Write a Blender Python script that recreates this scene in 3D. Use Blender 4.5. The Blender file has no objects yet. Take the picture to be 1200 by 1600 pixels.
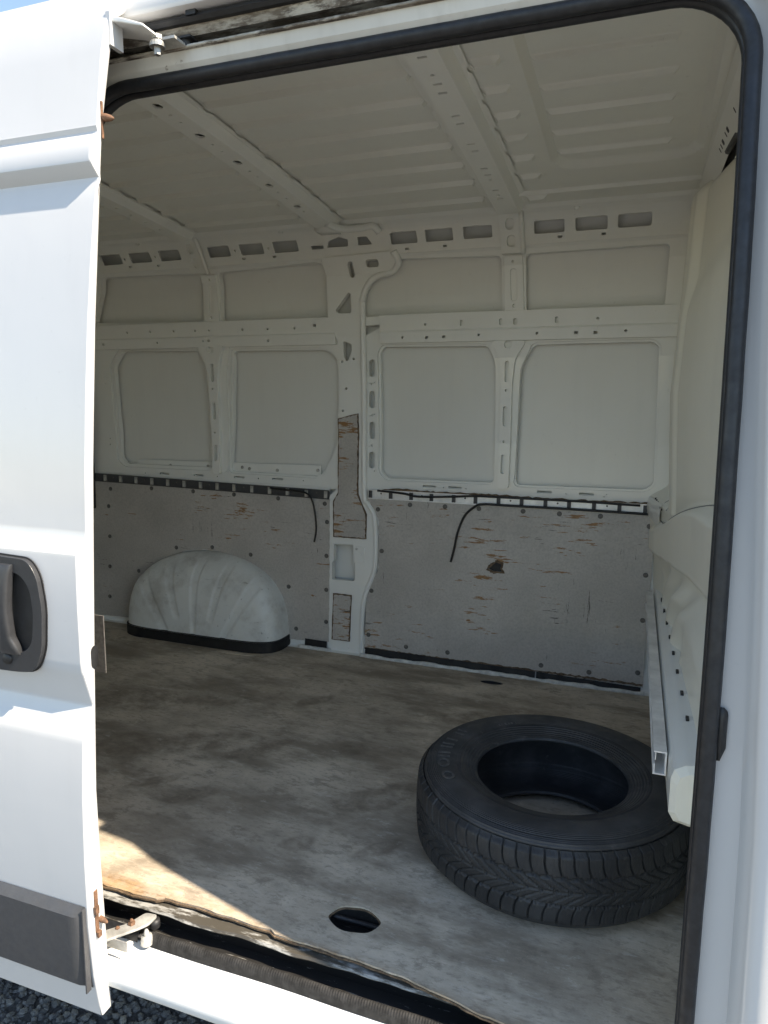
import bpy, bmesh, math, random
from mathutils import Vector, Matrix
from mathutils.geometry import delaunay_2d_cdt
random.seed(7)
R_ = math.radians
sc = bpy.context.scene
COL = sc.collection

# ------------------------------------------------------------------ camera
# axes: x towards the van's front, y into the load bay, z up from the load floor (metres)
cd = bpy.data.cameras.new('camera'); cam = bpy.data.objects.new('camera', cd); COL.objects.link(cam)
right = Vector((0.93926, 0.34308, 0.00940)); down = Vector((0.05928, -0.13520, -0.98904)); fwd = Vector((-0.33805, 0.92952, -0.14733))
mw = Matrix((( right.x, -down.x, -fwd.x, 0.0), (right.y, -down.y, -fwd.y, -1.195), (right.z, -down.z, -fwd.z, 1.145), (0, 0, 0, 1)))
cam.matrix_world = mw
cd.sensor_fit = 'HORIZONTAL'; cd.sensor_width = 36.0; cd.lens = 33.0; cd.clip_start = 0.02; cd.clip_end = 3000
sc.camera = cam

# ------------------------------------------------------------------ sky, sun, exposure
SUN = Vector((0.88, -0.10, 1.0)).normalized()          # direction towards the sun
w = bpy.data.worlds.new('World'); sc.world = w; w.use_nodes = True
nt = w.node_tree; nt.nodes.clear()
sky = nt.nodes.new('ShaderNodeTexSky'); sky.sky_type = 'NISHITA'; sky.sun_disc = False
sky.sun_elevation = math.asin(SUN.z); sky.sun_rotation = math.atan2(SUN.x, SUN.y)
sky.air_density = 1.0; sky.dust_density = 0.1; sky.ozone_density = 3.0
bg = nt.nodes.new('ShaderNodeBackground'); bg.inputs['Strength'].default_value = 0.12
wo = nt.nodes.new('ShaderNodeOutputWorld')
nt.links.new(sky.outputs[0], bg.inputs[0]); nt.links.new(bg.outputs[0], wo.inputs[0])
sl = bpy.data.lights.new('sun', 'SUN'); sl.energy = 3.6; sl.angle = R_(0.53); sl.color = (1.0, 0.965, 0.92)
so = bpy.data.objects.new('sun', sl); COL.objects.link(so); so.location = (3, -3, 8)
so.rotation_euler = SUN.to_track_quat('Z', 'Y').to_euler()
vs = sc.view_settings
vs.view_transform = 'Standard'; vs.look = 'None'; vs.exposure = 1.56; vs.use_white_balance = True; vs.white_balance_temperature = 7800; vs.gamma = 1.0; vs.use_curve_mapping = False
sc.cycles.max_bounces = 10; sc.cycles.diffuse_bounces = 7; sc.cycles.glossy_bounces = 4

# ------------------------------------------------------------------ materials
def new_mat(name):
    m = bpy.data.materials.new(name); m.use_nodes = True
    return m, m.node_tree, m.node_tree.nodes['Principled BSDF']
class NB:
    """small helper to wire shader nodes"""
    def __init__(s, t): s.t = t; s.tc = t.nodes.new('ShaderNodeTexCoord').outputs['Object']
    def n(s, kind, **kw):
        o = s.t.nodes.new(kind)
        for k, v in kw.items(): setattr(o, k, v)
        return o
    def set(s, sock, v):
        if hasattr(v, 'is_output') or isinstance(v, bpy.types.NodeSocket): s.t.links.new(v, sock)
        else: sock.default_value = v
    def math(s, op, a, b=0.0, clamp=False):
        o = s.n('ShaderNodeMath', operation=op); o.use_clamp = clamp
        s.set(o.inputs[0], a); s.set(o.inputs[1], b); return o.outputs[0]
    def map(s, scale=(1, 1, 1), loc=(0, 0, 0), rot=(0, 0, 0), src=None):
        o = s.n('ShaderNodeMapping'); s.set(o.inputs[0], src or s.tc)
        o.inputs['Location'].default_value = loc; o.inputs['Rotation'].default_value = rot; o.inputs['Scale'].default_value = scale
        return o.outputs[0]
    def noise(s, scale, detail=4, rough=.55, vec=None, dist=0.0):
        o = s.n('ShaderNodeTexNoise'); s.set(o.inputs['Vector'], vec or s.tc)
        o.inputs['Scale'].default_value = scale; o.inputs['Detail'].default_value = detail
        o.inputs['Roughness'].default_value = rough; o.inputs['Distortion'].default_value = dist
        return o.outputs[0]
    def vor(s, scale, vec=None, feat='F1'):
        o = s.n('ShaderNodeTexVoronoi', feature=feat); s.set(o.inputs['Vector'], vec or s.tc); o.inputs['Scale'].default_value = scale
        return o.outputs['Distance']
    def ramp(s, f, lo, hi, a=0.0, b=1.0):
        o = s.n('ShaderNodeMapRange'); o.clamp = True; o.interpolation_type = 'SMOOTHSTEP'
        s.set(o.inputs[0], f); o.inputs[1].default_value = lo; o.inputs[2].default_value = hi; o.inputs[3].default_value = a; o.inputs[4].default_value = b
        return o.outputs[0]
    def mix(s, f, a, b):
        o = s.n('ShaderNodeMix', data_type='RGBA'); s.set(o.inputs[0], f)
        for k, v in ((6, a), (7, b)):
            s.set(o.inputs[k], v if isinstance(v, bpy.types.NodeSocket) else (*v, 1.0))
        return o.outputs[2]
    def bump(s, h, strength, dist=.002):
        o = s.n('ShaderNodeBump'); o.inputs['Strength'].default_value = strength; o.inputs['Distance'].default_value = dist
        s.set(o.inputs['Height'], h); return o.outputs[0]
    def xyz(s, src=None):
        o = s.n('ShaderNodeSeparateXYZ'); s.set(o.inputs[0], src or s.tc); return o.outputs

def paint(name, col, rough, dirt=(.35, .32, .27), amount=.35, coat=.0, fine=1.0):
    m, t, b = new_mat(name); k = NB(t)
    d1 = k.ramp(k.noise(2.2, 6, .62), .35, .90, 0, min(1, amount * 2.2))
    sp = k.ramp(k.noise(55, 3, .6), .68, .76, 0, amount * fine)
    streak = k.ramp(k.noise(5, 5, .6, k.map((4, 4, .35))), .42, .90, 0, amount * 1.2)
    c = k.mix(d1, col, [x * .78 + y * .12 for x, y in zip(col, dirt)])
    c = k.mix(streak, c, [x * .7 + y * .15 for x, y in zip(col, dirt)])
    c = k.mix(sp, c, [y * .6 for y in dirt])
    k.set(b.inputs['Base Color'], c)
    vr = .04 if coat == .35 else .10
    k.set(b.inputs['Roughness'], k.ramp(k.noise(9, 5), .3, .75, rough * (1 - vr), rough * (1 + vr)))
    b.inputs['Coat Weight'].default_value = coat; b.inputs['Coat Roughness'].default_value = .08
    k.set(b.inputs['Normal'], k.bump(k.noise(7, 3), .10, .01))
    return m
def plain(name, col, rough, metal=0.0, var=.25, scale=30, bump=.15, spec=.5):
    m, t, b = new_mat(name); k = NB(t)
    nz = k.ramp(k.noise(scale, 6, .65), .3, .75)
    k.set(b.inputs['Base Color'], k.mix(nz, [c * (1 - var) for c in col], [min(1, c * (1 + var)) for c in col]))
    b.inputs['Metallic'].default_value = metal; b.inputs['Specular IOR Level'].default_value = spec
    k.set(b.inputs['Roughness'], k.ramp(k.noise(scale * .6, 4), .3, .75, rough * .8, min(1, rough * 1.2)))
    k.set(b.inputs['Normal'], k.bump(k.noise(scale * 3, 4), bump, .001))
    return m

MAT = {}
MAT['outer'] = paint('white_body_paint', (.60, .60, .60), .26, amount=.10, coat=.35, fine=.6)
MAT['inner'] = paint('off_white_inner_paint', (.84, .84, .80), .34, amount=.10, coat=.3)
MAT['skinback'] = paint('thin_paint_and_shade_on_skin', (.785, .785, .745), .36, amount=.12, coat=.2)  # thin inner coat; its darker tone also carries the shade of the set-back skin
MAT['roofback'] = paint('thin_paint_and_shade_on_roof', (.79, .785, .72), .32, amount=.14, coat=.3)  # thin inner coat; its darker tone also adds shading contrast to the bows
MAT['cream'] = paint('cream_bulkhead_paint', (.88, .85, .74), .36, amount=.10, coat=.2)
MAT['roofin'] = paint('inner_roof_paint', (.84, .835, .78), .34, amount=.12, coat=.3)
MAT['sillp'] = paint('worn_sill_paint', (.78, .78, .76), .35, dirt=(.12, .10, .08), amount=.22)
MAT['hdrp'] = paint('stained_header_paint', (.62, .61, .57), .4, dirt=(.20, .16, .11), amount=.8)
MAT['rubber'] = plain('black_rubber_seal', (.016, .017, .020), .52, var=.35, scale=60)
MAT['sealdust'] = plain('dusty_rubber_strip', (.028, .027, .026), .8, var=.45, scale=50, spec=.25)
MAT['black'] = plain('dull_black_plastic_and_shade', (.018, .018, .019), .55, var=.3)  # real plastic and rubber, also sheets that stand for shade in holes
MAT['skirt'] = plain('black_rubber_skirt', (.012, .012, .013), .65, var=.3)
MAT['trim'] = plain('grey_plastic_and_rail_shade', (.065, .066, .070), .5, var=.08, scale=80)  # door plastic, also the shaded tone of the left tie rail
MAT['alu'] = plain('aluminium', (.86, .86, .85), .40, metal=.35, var=.15, scale=14)
MAT['dullmetal'] = plain('dull_galvanised_metal', (.50, .49, .46), .48, metal=.45, var=.35, scale=18)
MAT['rust'] = plain('rusty_steel', (.17, .088, .05), .8, var=.5, scale=90, bump=.6)
MAT['screw'] = plain('dark_screw_head', (.15, .14, .13), .55, metal=.3, var=.3, scale=120)
MAT['cable'] = plain('black_cable_sheath', (.014, .014, .015), .45, var=.2)
MAT['adhesive'] = plain('white_sealant', (.66, .66, .63), .6, var=.2, scale=40, bump=.6)
MAT['mastic'] = plain('grey_mastic', (.22, .22, .21), .6, var=.4, scale=60)
MAT['handle'] = plain('black_handle_plastic', (.035, .036, .039), .42, var=.08, scale=80)
MAT['woodedge'] = plain('raw_plywood_edge', (.15, .10, .062), .85, var=.55, scale=70, bump=.8)

# grime-streaked paint for the door track
m, t, b = new_mat('grimy_track_paint'); k = NB(t); MAT['grime'] = m
g1 = k.ramp(k.noise(38, 7, .72, k.map((.45, 1, 1.6))), .40, .58)
g2 = k.ramp(k.noise(7, 5, .6, k.map((1, 2, 2))), .30, .62)
c = k.mix(g1, (.56, .54, .48), (.075, .062, .052)); c = k.mix(k.math('MULTIPLY', g2, .7), c, (.16, .13, .095))
k.set(b.inputs['Base Color'], c); b.inputs['Roughness'].default_value = .6
k.set(b.inputs['Normal'], k.bump(k.noise(60, 6), .5, .003))
# near-black sill channel and lashing cup with paler flecks
m, t, b = new_mat('near_black_channel'); k = NB(t); MAT['dark_channel'] = m
g1 = k.ramp(k.noise(50, 7, .75, k.map((.3, 1.5, 1.5))), .60, .70)
c = k.mix(g1, (.018, .017, .016), (.42, .42, .40)); k.set(b.inputs['Base Color'], c); b.inputs['Roughness'].default_value = .5
# half-worn floor lip: white paint over grime
m, t, b = new_mat('worn_floor_lip'); k = NB(t); MAT['lip'] = m
g1 = k.ramp(k.noise(20, 7, .72, k.map((.5, 2, 2))), .40, .54)
c = k.mix(g1, (.36, .355, .335), (.07, .062, .05)); k.set(b.inputs['Base Color'], c); b.inputs['Roughness'].default_value = .5

# grey film-faced plywood lining with worn brown patches and scratches
def lining(name, wear):
    m, t, b = new_mat(name); k = NB(t)
    base = k.mix(k.ramp(k.noise(3, 5), .3, .7), (.45, .42, .385), (.56, .525, .485))
    base = k.mix(k.ramp(k.noise(120, 2), .35, .7, 0, .25), base, (.22, .21, .20))
    wv = k.map((.28, 1, 2.0))
    br = k.ramp(k.math('ADD', k.noise(26, 8, .72, wv), k.math('MULTIPLY', k.noise(3.0, 3), .55)), 1.01 - wear, 1.05 - wear)
    base = k.mix(br, base, k.mix(k.noise(80, 4), (.20, .095, .035), (.40, .22, .09)))
    s1 = k.ramp(k.math('ADD', k.noise(46, 6, .7, k.map((.16, 1, 2.2), rot=(0, .25, 0))), k.math('MULTIPLY', k.noise(4.5, 3), .4)), .875, .905)
    s2 = k.ramp(k.math('ADD', k.noise(40, 6, .7, k.map((2.4, 1, .2), rot=(0, -.2, 0), loc=(3, 1, 2))), k.math('MULTIPLY', k.noise(5, 3), .4)), .885, .915)
    base = k.mix(k.math('MAXIMUM', s1, s2), base, (.06, .05, .045))
    k.set(b.inputs['Base Color'], base); b.inputs['Roughness'].default_value = .48
    k.set(b.inputs['Normal'], k.bump(k.math('SUBTRACT', k.noise(150, 3), k.math('MULTIPLY', br, 2.0)), .18, .0015))
    return m
MAT['ply'] = lining('grey_plywood_lining', .125)
MAT['ply_dark'] = lining('grey_plywood_lining_scuffed', .085)
MAT['patch'] = lining('worn_plywood_patch', .17)

# load floor: grey-brown film plywood, muddy prints, scuffs, bare wood worn open along the door edge
m, t, b = new_mat('load_floor_plywood'); k = NB(t); MAT['floor'] = m
X, Y, Z = k.xyz()
base = k.mix(k.ramp(k.noise(2.4, 8, .68), .36, .66), (.33, .288, .238), (.52, .465, .395))
base = k.mix(k.ramp(k.noise(6, 6, .66, k.map((.35, 1, 1), rot=(0, 0, .55))), .42, .66, 0, .9), base, (.20, .170, .136))
base = k.mix(k.ramp(k.noise(30, 6, .7, k.map((.30, 1.3, 1), rot=(0, 0, .5))), .58, .74, 0, .5), base, (.52, .50, .465))
base = k.mix(k.ramp(k.noise(70, 5, .75, k.map((.5, 1.2, 1), rot=(0, 0, .5))), .50, .66, 0, .55), base, (.20, .175, .15))
base = k.mix(k.ramp(k.noise(24, 6, .75, k.map((.12, 1.2, 1), rot=(0, 0, 1.05), loc=(2, 1, 0))), .60, .70, 0, .6), base, (.17, .15, .125))
base = k.mix(k.ramp(k.noise(4.0, 4, .6, k.map(loc=(5, 3, 0))), .58, .80, 0, .5), base, (.33, .275, .22))
stains = [(-1.41,.71,.17,.085,.5),(-1.30,.80,.12,.06,.5),(-1.152,.762,.15,.045,.9),(-.86,.875,.075,.055,.2),(-1.152,1.183,.10,.035,.9),(-1.52,1.05,.22,.05,.3),
          (-1.351,.465,.09,.03,.8),(-1.197,.446,.10,.035,.8),(-.721,.592,.10,.06,.6),(-.63,.66,.10,.055,1.0),(-1.85,.92,.30,.13,.4),(-1.62,.62,.25,.10,.4),(-.80,.345,.06,.03,.9),(-.45,1.25,.25,.10,.2),(-.584,.40,.09,.03,.9)]
warp = k.n('ShaderNodeVectorMath', operation='MULTIPLY_ADD')
nzc = k.n('ShaderNodeTexNoise'); k.set(nzc.inputs['Vector'], k.tc); nzc.inputs['Scale'].default_value = 7; nzc.inputs['Detail'].default_value = 5
k.set(warp.inputs[0], nzc.outputs['Color']); warp.inputs[1].default_value = (.10, .10, 0); k.set(warp.inputs[2], k.tc)
acc = None
for (sx, sy, a, bb, rot) in stains:
    o = k.n('ShaderNodeMapping', vector_type='TEXTURE'); k.set(o.inputs[0], warp.outputs[0])
    o.inputs['Location'].default_value = (sx + .05, sy + .05, 0); o.inputs['Rotation'].default_value = (0, 0, rot); o.inputs['Scale'].default_value = (a, bb, 1)
    ln = k.n('ShaderNodeVectorMath', operation='LENGTH'); k.set(ln.inputs[0], o.outputs[0])
    v = k.ramp(ln.outputs['Value'], .65, 1.1, 1, 0)
    acc = v if acc is None else k.math('MAXIMUM', acc, v)
acc = k.math('MULTIPLY', acc, k.ramp(k.noise(16, 5, .65), .3, .70, .05, .70))
base = k.mix(acc, base, (.13, .105, .08))
# bare wood along the sill
edge = k.math('ADD', k.math('MULTIPLY', Y, -10.0), k.math('MULTIPLY', k.noise(7, 6, .65, k.map((.6, 1.4, 1))), 1.5))
edge = k.math('ADD', edge, k.math('MULTIPLY', X, -.85))
wear = k.ramp(edge, .75, 1.25)
wood = k.mix(k.ramp(k.noise(30, 6, .7, k.map((.25, 1.6, 1))), .35, .65), (.15, .085, .042), (.34, .235, .135))
wood = k.mix(k.ramp(k.noise(9, 6, .7), .42, .62, 0, .75), wood, (.33, .295, .255))
wood = k.mix(k.ramp(k.noise(60, 5, .75, k.map((.2, 1.6, 1))), .55, .68, 0, .7), wood, (.12, .075, .045))
base = k.mix(k.math('MULTIPLY', wear, .9), base, wood)
scr = k.ramp(k.noise(90, 4, .7, k.map((.06, 1.4, 1), rot=(0, 0, .75))), .70, .78, 0, .5)
base = k.mix(scr, base, (.52, .50, .47))
# wire-mesh imprint of the film
wv1 = k.n('ShaderNodeTexWave'); wv1.inputs['Scale'].default_value = 45; k.set(wv1.inputs['Vector'], k.map(rot=(0, 0, .0)))
wv2 = k.n('ShaderNodeTexWave', bands_direction='Y'); wv2.inputs['Scale'].default_value = 45; k.set(wv2.inputs['Vector'], k.tc)
mesh = k.math('MULTIPLY', wv1.outputs[1], wv2.outputs[1])
base = k.mix(k.ramp(k.noise(330, 2, .5), .70, .76, 0, .6), base, (.62, .60, .57))
fine_n = k.noise(15, 9, .78, k.map((.6, 1.1, 1), rot=(0, 0, .6), loc=(4, 2, 0)))
base = k.mix(k.ramp(fine_n, .52, .62, 0, .55), base, (.17, .145, .118))
base = k.mix(k.ramp(fine_n, .44, .34, 0, .40), base, (.55, .52, .475))
base = k.mix(k.ramp(k.noise(48, 6, .8, k.map((.05, 1.6, 1), rot=(0, 0, -.35))), .66, .70, 0, .6), base, (.13, .11, .09))
base = k.mix(k.ramp(k.noise(40, 6, .8, k.map((.04, 1.6, 1), rot=(0, 0, .9), loc=(1, 7, 0))), .67, .70, 0, .55), base, (.60, .58, .54))
gain = k.n('ShaderNodeVectorMath', operation='MULTIPLY'); k.set(gain.inputs[0], base); gain.inputs[1].default_value = (1.26, 1.21, 1.13)
k.set(b.inputs['Base Color'], gain.outputs[0])
k.set(b.inputs['Roughness'], k.ramp(k.noise(5, 5), .3, .7, .62, .85)); b.inputs['Specular IOR Level'].default_value = .3
k.set(b.inputs['Normal'], k.bump(k.math('ADD', k.math('MULTIPLY', mesh, .25), k.noise(45, 6, .7)), .22, .003))

# tyre rubber with sipes pressed into the tread
def tyre_mat(name, sipes):
    m, t, b = new_mat(name); k = NB(t)
    c = k.mix(k.ramp(k.noise(9, 6, .65), .40, .75), (.018, .0185, .020) if sipes else (.032, .033, .036), (.042, .043, .045) if sipes else (.070, .071, .074))
    c = k.mix(k.ramp(k.noise(26, 6, .7), .60, .76, 0, .5), c, (.18, .175, .168))
    k.set(b.inputs['Base Color'], c)
    k.set(b.inputs['Roughness'], k.ramp(k.noise(12, 5), .3, .7, .48, .72))
    X, Y, Z = k.xyz()
    if sipes:
        ang = k.math('ARCTAN2', Y, X)
        zig = k.math('PINGPONG', Z, .006)
        ph = k.math('ADD', k.math('MULTIPLY', ang, 62 * 4.0), k.math('MULTIPLY', zig, 420.0))
        h = k.ramp(k.math('SINE', ph), -.95, -.45)
        h = k.math('ADD', h, k.math('MULTIPLY', k.noise(160, 3), .3))
        k.set(b.inputs['Normal'], k.bump(h, .35, .0016))
    else:
        rad = k.math('SQRT', k.math('ADD', k.math('MULTIPLY', X, X), k.math('MULTIPLY', Y, Y)))
        ring = k.math('MULTIPLY', k.math('SINE', k.math('MULTIPLY', rad, 1500.0)), k.ramp(rad, .300, .305))
        ring2 = k.math('MULTIPLY', k.math('SINE', k.math('MULTIPLY', rad, 900.0)), k.ramp(rad, .255, .235))
        h = k.math('ADD', k.math('ADD', ring, ring2), k.noise(110, 5))
        k.set(b.inputs['Normal'], k.bump(h, .45, .0018))
    return m
MAT['tread'] = tyre_mat('tyre_tread_rubber', True)
MAT['side'] = tyre_mat('tyre_sidewall_rubber', False)
MAT['mark'] = plain('dusty_raised_rubber', (.085, .085, .085), .6, var=.4, scale=60)

# wet-looking dark asphalt binder and its stones
MAT['asphalt'] = plain('asphalt_binder', (.10, .098, .095), .8, var=.4, scale=200, bump=.8)
m, t, b = new_mat('asphalt_stone'); k = NB(t); MAT['stone'] = m
oi = k.n('ShaderNodeNewGeometry').outputs['Random Per Island']
c = k.mix(oi, (.07, .07, .07), (.24, .235, .225)); k.set(b.inputs['Base Color'], k.mix(k.ramp(k.noise(220, 4), .4, .7, 0, .6), c, (.05, .05, .05)))
b.inputs['Roughness'].default_value = .7; k.set(b.inputs['Normal'], k.bump(k.noise(400, 4), .4, .001))

# wheel arch: scuffed paint over pale metal
m, t, b = new_mat('scuffed_wheel_arch_paint'); k = NB(t); MAT['arch'] = m
c = k.mix(k.ramp(k.noise(6, 6, .65), .42, .74, 0, .8), (.74, .75, .72), (.42, .40, .36))
c = k.mix(k.ramp(k.noise(38, 6, .72), .63, .72, 0, .8), c, (.07, .065, .055))
c = k.mix(k.ramp(k.noise(30, 6, .7, k.map((.3, 1, 2))), .64, .72, 0, .7), c, (.20, .18, .15))
k.set(b.inputs['Base Color'], c); b.inputs['Roughness'].default_value = .42
k.set(b.inputs['Normal'], k.bump(k.noise(9, 4), .2, .01))

# ------------------------------------------------------------------ geometry helpers
def lerp_tab(x, xs, ys):
    if x <= xs[0]: return ys[0]
    for i in range(1, len(xs)):
        if x <= xs[i]:
            f = (x - xs[i-1]) / (xs[i] - xs[i-1]); return ys[i-1] + f * (ys[i] - ys[i-1])
    return ys[-1]
PZ = [-1, 0, .8, 1.0, 1.35, 1.45, 1.70, 1.85, 2.2]
PY = [1.75, 1.75, 1.765, 1.775, 1.765, 1.745, 1.68, 1.58, 1.3]
def far(z): return lerp_tab(z, PZ, PY)                      # inner face of the far side wall
def near(z):                                                # outer skin of the near side wall
    return lerp_tab(z, [-.2, -.1, .13, .4, .7, .9, 1.0, 1.3, 1.44, 1.6, 1.8, 1.95], [-.05, -.075, -.09, -.092, -.086, -.074, -.062, -.022, -.002, .035, .076, .10])
def roofz(y): return 1.955 - .058 * (y - .3) + .010 * math.sin(math.pi * max(0.0, min(1.0, (y - .2) / 1.35)))
def smooth01(a, b, x):
    t = max(0.0, min(1.0, (x - a) / (b - a))); return t * t * (3 - 2 * t)

def link(name, me, mat, parent=None, smooth=False, bevel=0.0, seg=2):
    me.materials.append(MAT[mat])
    if smooth:
        me.shade_smooth()
    o = bpy.data.objects.new(name, me); COL.objects.link(o)
    if parent is not None:
        o.parent = parent; o.matrix_parent_inverse = parent.matrix_basis.inverted() if parent.parent is None and parent.type == 'EMPTY' else Matrix()
    if bevel:
        b = o.modifiers.new('bevel', 'BEVEL'); b.width = bevel; b.segments = seg; b.limit_method = 'ANGLE'; b.angle_limit = R_(35)
    return o
def part(name, V, F, mat, parent=None, smooth=False, bevel=0.0, seg=2, fix=True):
    me = bpy.data.meshes.new(name); me.from_pydata([tuple(v) for v in V], [], F); me.update()
    if fix:
        bm = bmesh.new(); bm.from_mesh(me); bmesh.ops.remove_doubles(bm, verts=bm.verts, dist=1e-6)
        bmesh.ops.recalc_face_normals(bm, faces=bm.faces); bm.to_mesh(me); bm.free()
    return link(name, me, mat, parent, smooth, bevel, seg)
def auto_smooth(o, ang=35):
    me = o.data; me.shade_smooth()
    me.set_sharp_from_angle(angle=R_(ang))
def thing(name, label, cat, loc, group=None):
    o = bpy.data.objects.new(name, None); COL.objects.link(o); o.location = loc; o.empty_display_size = .1
    o['label'] = label; o['category'] = cat
    if group: o['group'] = group
    bpy.context.view_layer.update()
    return o
def tag(o, label, cat, group=None, kind=None):
    o['label'] = label; o['category'] = cat
    if group: o['group'] = group
    if kind: o['kind'] = kind
    return o
def box(x0, x1, y0, y1, z0, z1):
    V = [(x, y, z) for x in (x0, x1) for y in (y0, y1) for z in (z0, z1)]
    F = [(0, 1, 3, 2), (4, 6, 7, 5), (0, 4, 5, 1), (2, 3, 7, 6), (0, 2, 6, 4), (1, 5, 7, 3)]
    return V, F
def join(*ms):
    V, F = [], []
    for v, f in ms:
        n = len(V); V += list(v); F += [tuple(i + n for i in q) for q in f]
    return V, F
def grid(fn, nu, nv, closeu=False):
    V = [fn(i / nu, j / nv) for j in range(nv + 1) for i in range(nu + (0 if closeu else 1))]
    w_ = nu if closeu else nu + 1
    F = [(j * w_ + i, j * w_ + (i + 1) % w_, (j + 1) * w_ + (i + 1) % w_, (j + 1) * w_ + i) for j in range(nv) for i in range(nu)]
    return V, F
def extr(profile, xs, closed=False, caps=False):
    """profile of (y, z) swept along the list xs; a profile entry may be a function of x"""
    n = len(profile)
    V = [(x, *(p(x) if callable(p) else p)) for x in xs for p in profile]
    m_ = n if closed else n - 1
    F = [(a * n + i, a * n + (i + 1) % n, (a + 1) * n + (i + 1) % n, (a + 1) * n + i) for a in range(len(xs) - 1) for i in range(m_)]
    if caps: F += [tuple(range(n - 1, -1, -1)), tuple((len(xs) - 1) * n + i for i in range(n))]
    return V, F
def tube(path, r, n=10, caps=True, flat=1.0):
    V, F = [], []; P = [Vector(p) for p in path]
    up = None
    for i, p in enumerate(P):
        d = (P[min(i + 1, len(P) - 1)] - P[max(i - 1, 0)]).normalized()
        if up is None:
            up = d.orthogonal().normalized()
        up = (up - up.dot(d) * d).normalized(); s = d.cross(up)
        rr = r(i / (len(P) - 1)) if callable(r) else r
        for j in range(n):
            a = 2 * math.pi * j / n; V.append(p + up * (math.cos(a) * rr) + s * (math.sin(a) * rr * flat))
    for i in range(len(P) - 1):
        for j in range(n): F.append((i * n + j, i * n + (j + 1) % n, (i + 1) * n + (j + 1) % n, (i + 1) * n + j))
    if caps: F += [tuple(range(n - 1, -1, -1)), tuple((len(P) - 1) * n + j for j in range(n))]
    return V, F
def spline(pts, n=8):
    P = [Vector(p) for p in pts]; out = []
    for i in range(len(P) - 1):
        a, b_, c_, d_ = P[max(i - 1, 0)], P[i], P[i + 1], P[min(i + 2, len(P) - 1)]
        for k_ in range(n):
            t_ = k_ / n
            out.append(.5 * ((2 * b_) + (c_ - a) * t_ + (2 * a - 5 * b_ + 4 * c_ - d_) * t_ ** 2 + (3 * b_ - a - 3 * c_ + d_) * t_ ** 3))
    out.append(P[-1]); return out
def disc(c, r, h, axis='y', n=12, dome=.6):
    """a low domed button on axis -y (or z / x)"""
    V, F = [], []
    rings = [(1.0, 0.0), (1.0, .5), (dome, 1.0)]
    for rr, hh in rings:
        for j in range(n):
            a = 2 * math.pi * j / n; u, v_ = math.cos(a) * r * rr, math.sin(a) * r * rr
            V.append({'y': (c[0] + u, c[1] - h * hh, c[2] + v_), 'z': (c[0] + u, c[1] + v_, c[2] + h * hh), 'x': (c[0] + h * hh, c[1] + u, c[2] + v_)}[axis])
    for a in range(len(rings) - 1):
        for j in range(n): F.append((a * n + j, a * n + (j + 1) % n, (a + 1) * n + (j + 1) % n, (a + 1) * n + j))
    F.append(tuple((len(rings) - 1) * n + j for j in range(n)))
    return V, F

# --- 2-D outlines
def area(p): return .5 * sum(p[i][0] * p[(i + 1) % len(p)][1] - p[(i + 1) % len(p)][0] * p[i][1] for i in range(len(p)))
def ccw(p): return list(p) if area(p) > 0 else list(reversed(p))
def rnd(p, r, n=5):
    """round the corners of an outline"""
    p = [Vector(q) for q in p]; out = []
    for i in range(len(p)):
        a, b_, c_ = p[i - 1], p[i], p[(i + 1) % len(p)]
        u, v_ = a - b_, c_ - b_
        rr = min(r, .49 * u.length, .49 * v_.length)
        s_, e_ = b_ + u.normalized() * rr, b_ + v_.normalized() * rr
        for k_ in range(n + 1):
            t_ = k_ / n; out.append(tuple((1 - t_) ** 2 * s_ + 2 * t_ * (1 - t_) * b_ + t_ ** 2 * e_))
    return out
def offs(p, d):
    """grow (d > 0) an outline"""
    p = [Vector(q) for q in ccw(p)]; out = []
    for i in range(len(p)):
        e1 = (p[i] - p[i - 1]); e2 = (p[(i + 1) % len(p)] - p[i])
        if e1.length < 1e-7 or e2.length < 1e-7: out.append(tuple(p[i])); continue
        n1 = Vector((e1.y, -e1.x)).normalized(); n2 = Vector((e2.y, -e2.x)).normalized()
        b_ = n1 + n2; k_ = b_.length_squared
        out.append(tuple(p[i] + b_ * (2 * d / k_ if k_ > .3 else 0)))
    return out
def rect(x0, z0, x1, z1): return [(x0, z0), (x1, z0), (x1, z1), (x0, z1)]
def circ(x, z, r, n=10): return [(x + math.cos(2 * math.pi * i / n) * r, z + math.sin(2 * math.pi * i / n) * r) for i in range(n)]
def slot(x0, z0, x1, z1):
    x0, x1 = sorted((x0, x1)); z0, z1 = sorted((z0, z1)); r = min(x1 - x0, z1 - z0) / 2
    return rnd(rect(x0, z0, x1, z1), r * .999, 4)
def inside(pt, p):
    x, y = pt; c_ = False
    for i in range(len(p)):
        (x0, y0), (x1, y1) = p[i - 1], p[i]
        if (y0 > y) != (y1 > y) and x < (x1 - x0) * (y - y0) / (y1 - y0) + x0: c_ = not c_
    return c_
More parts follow.
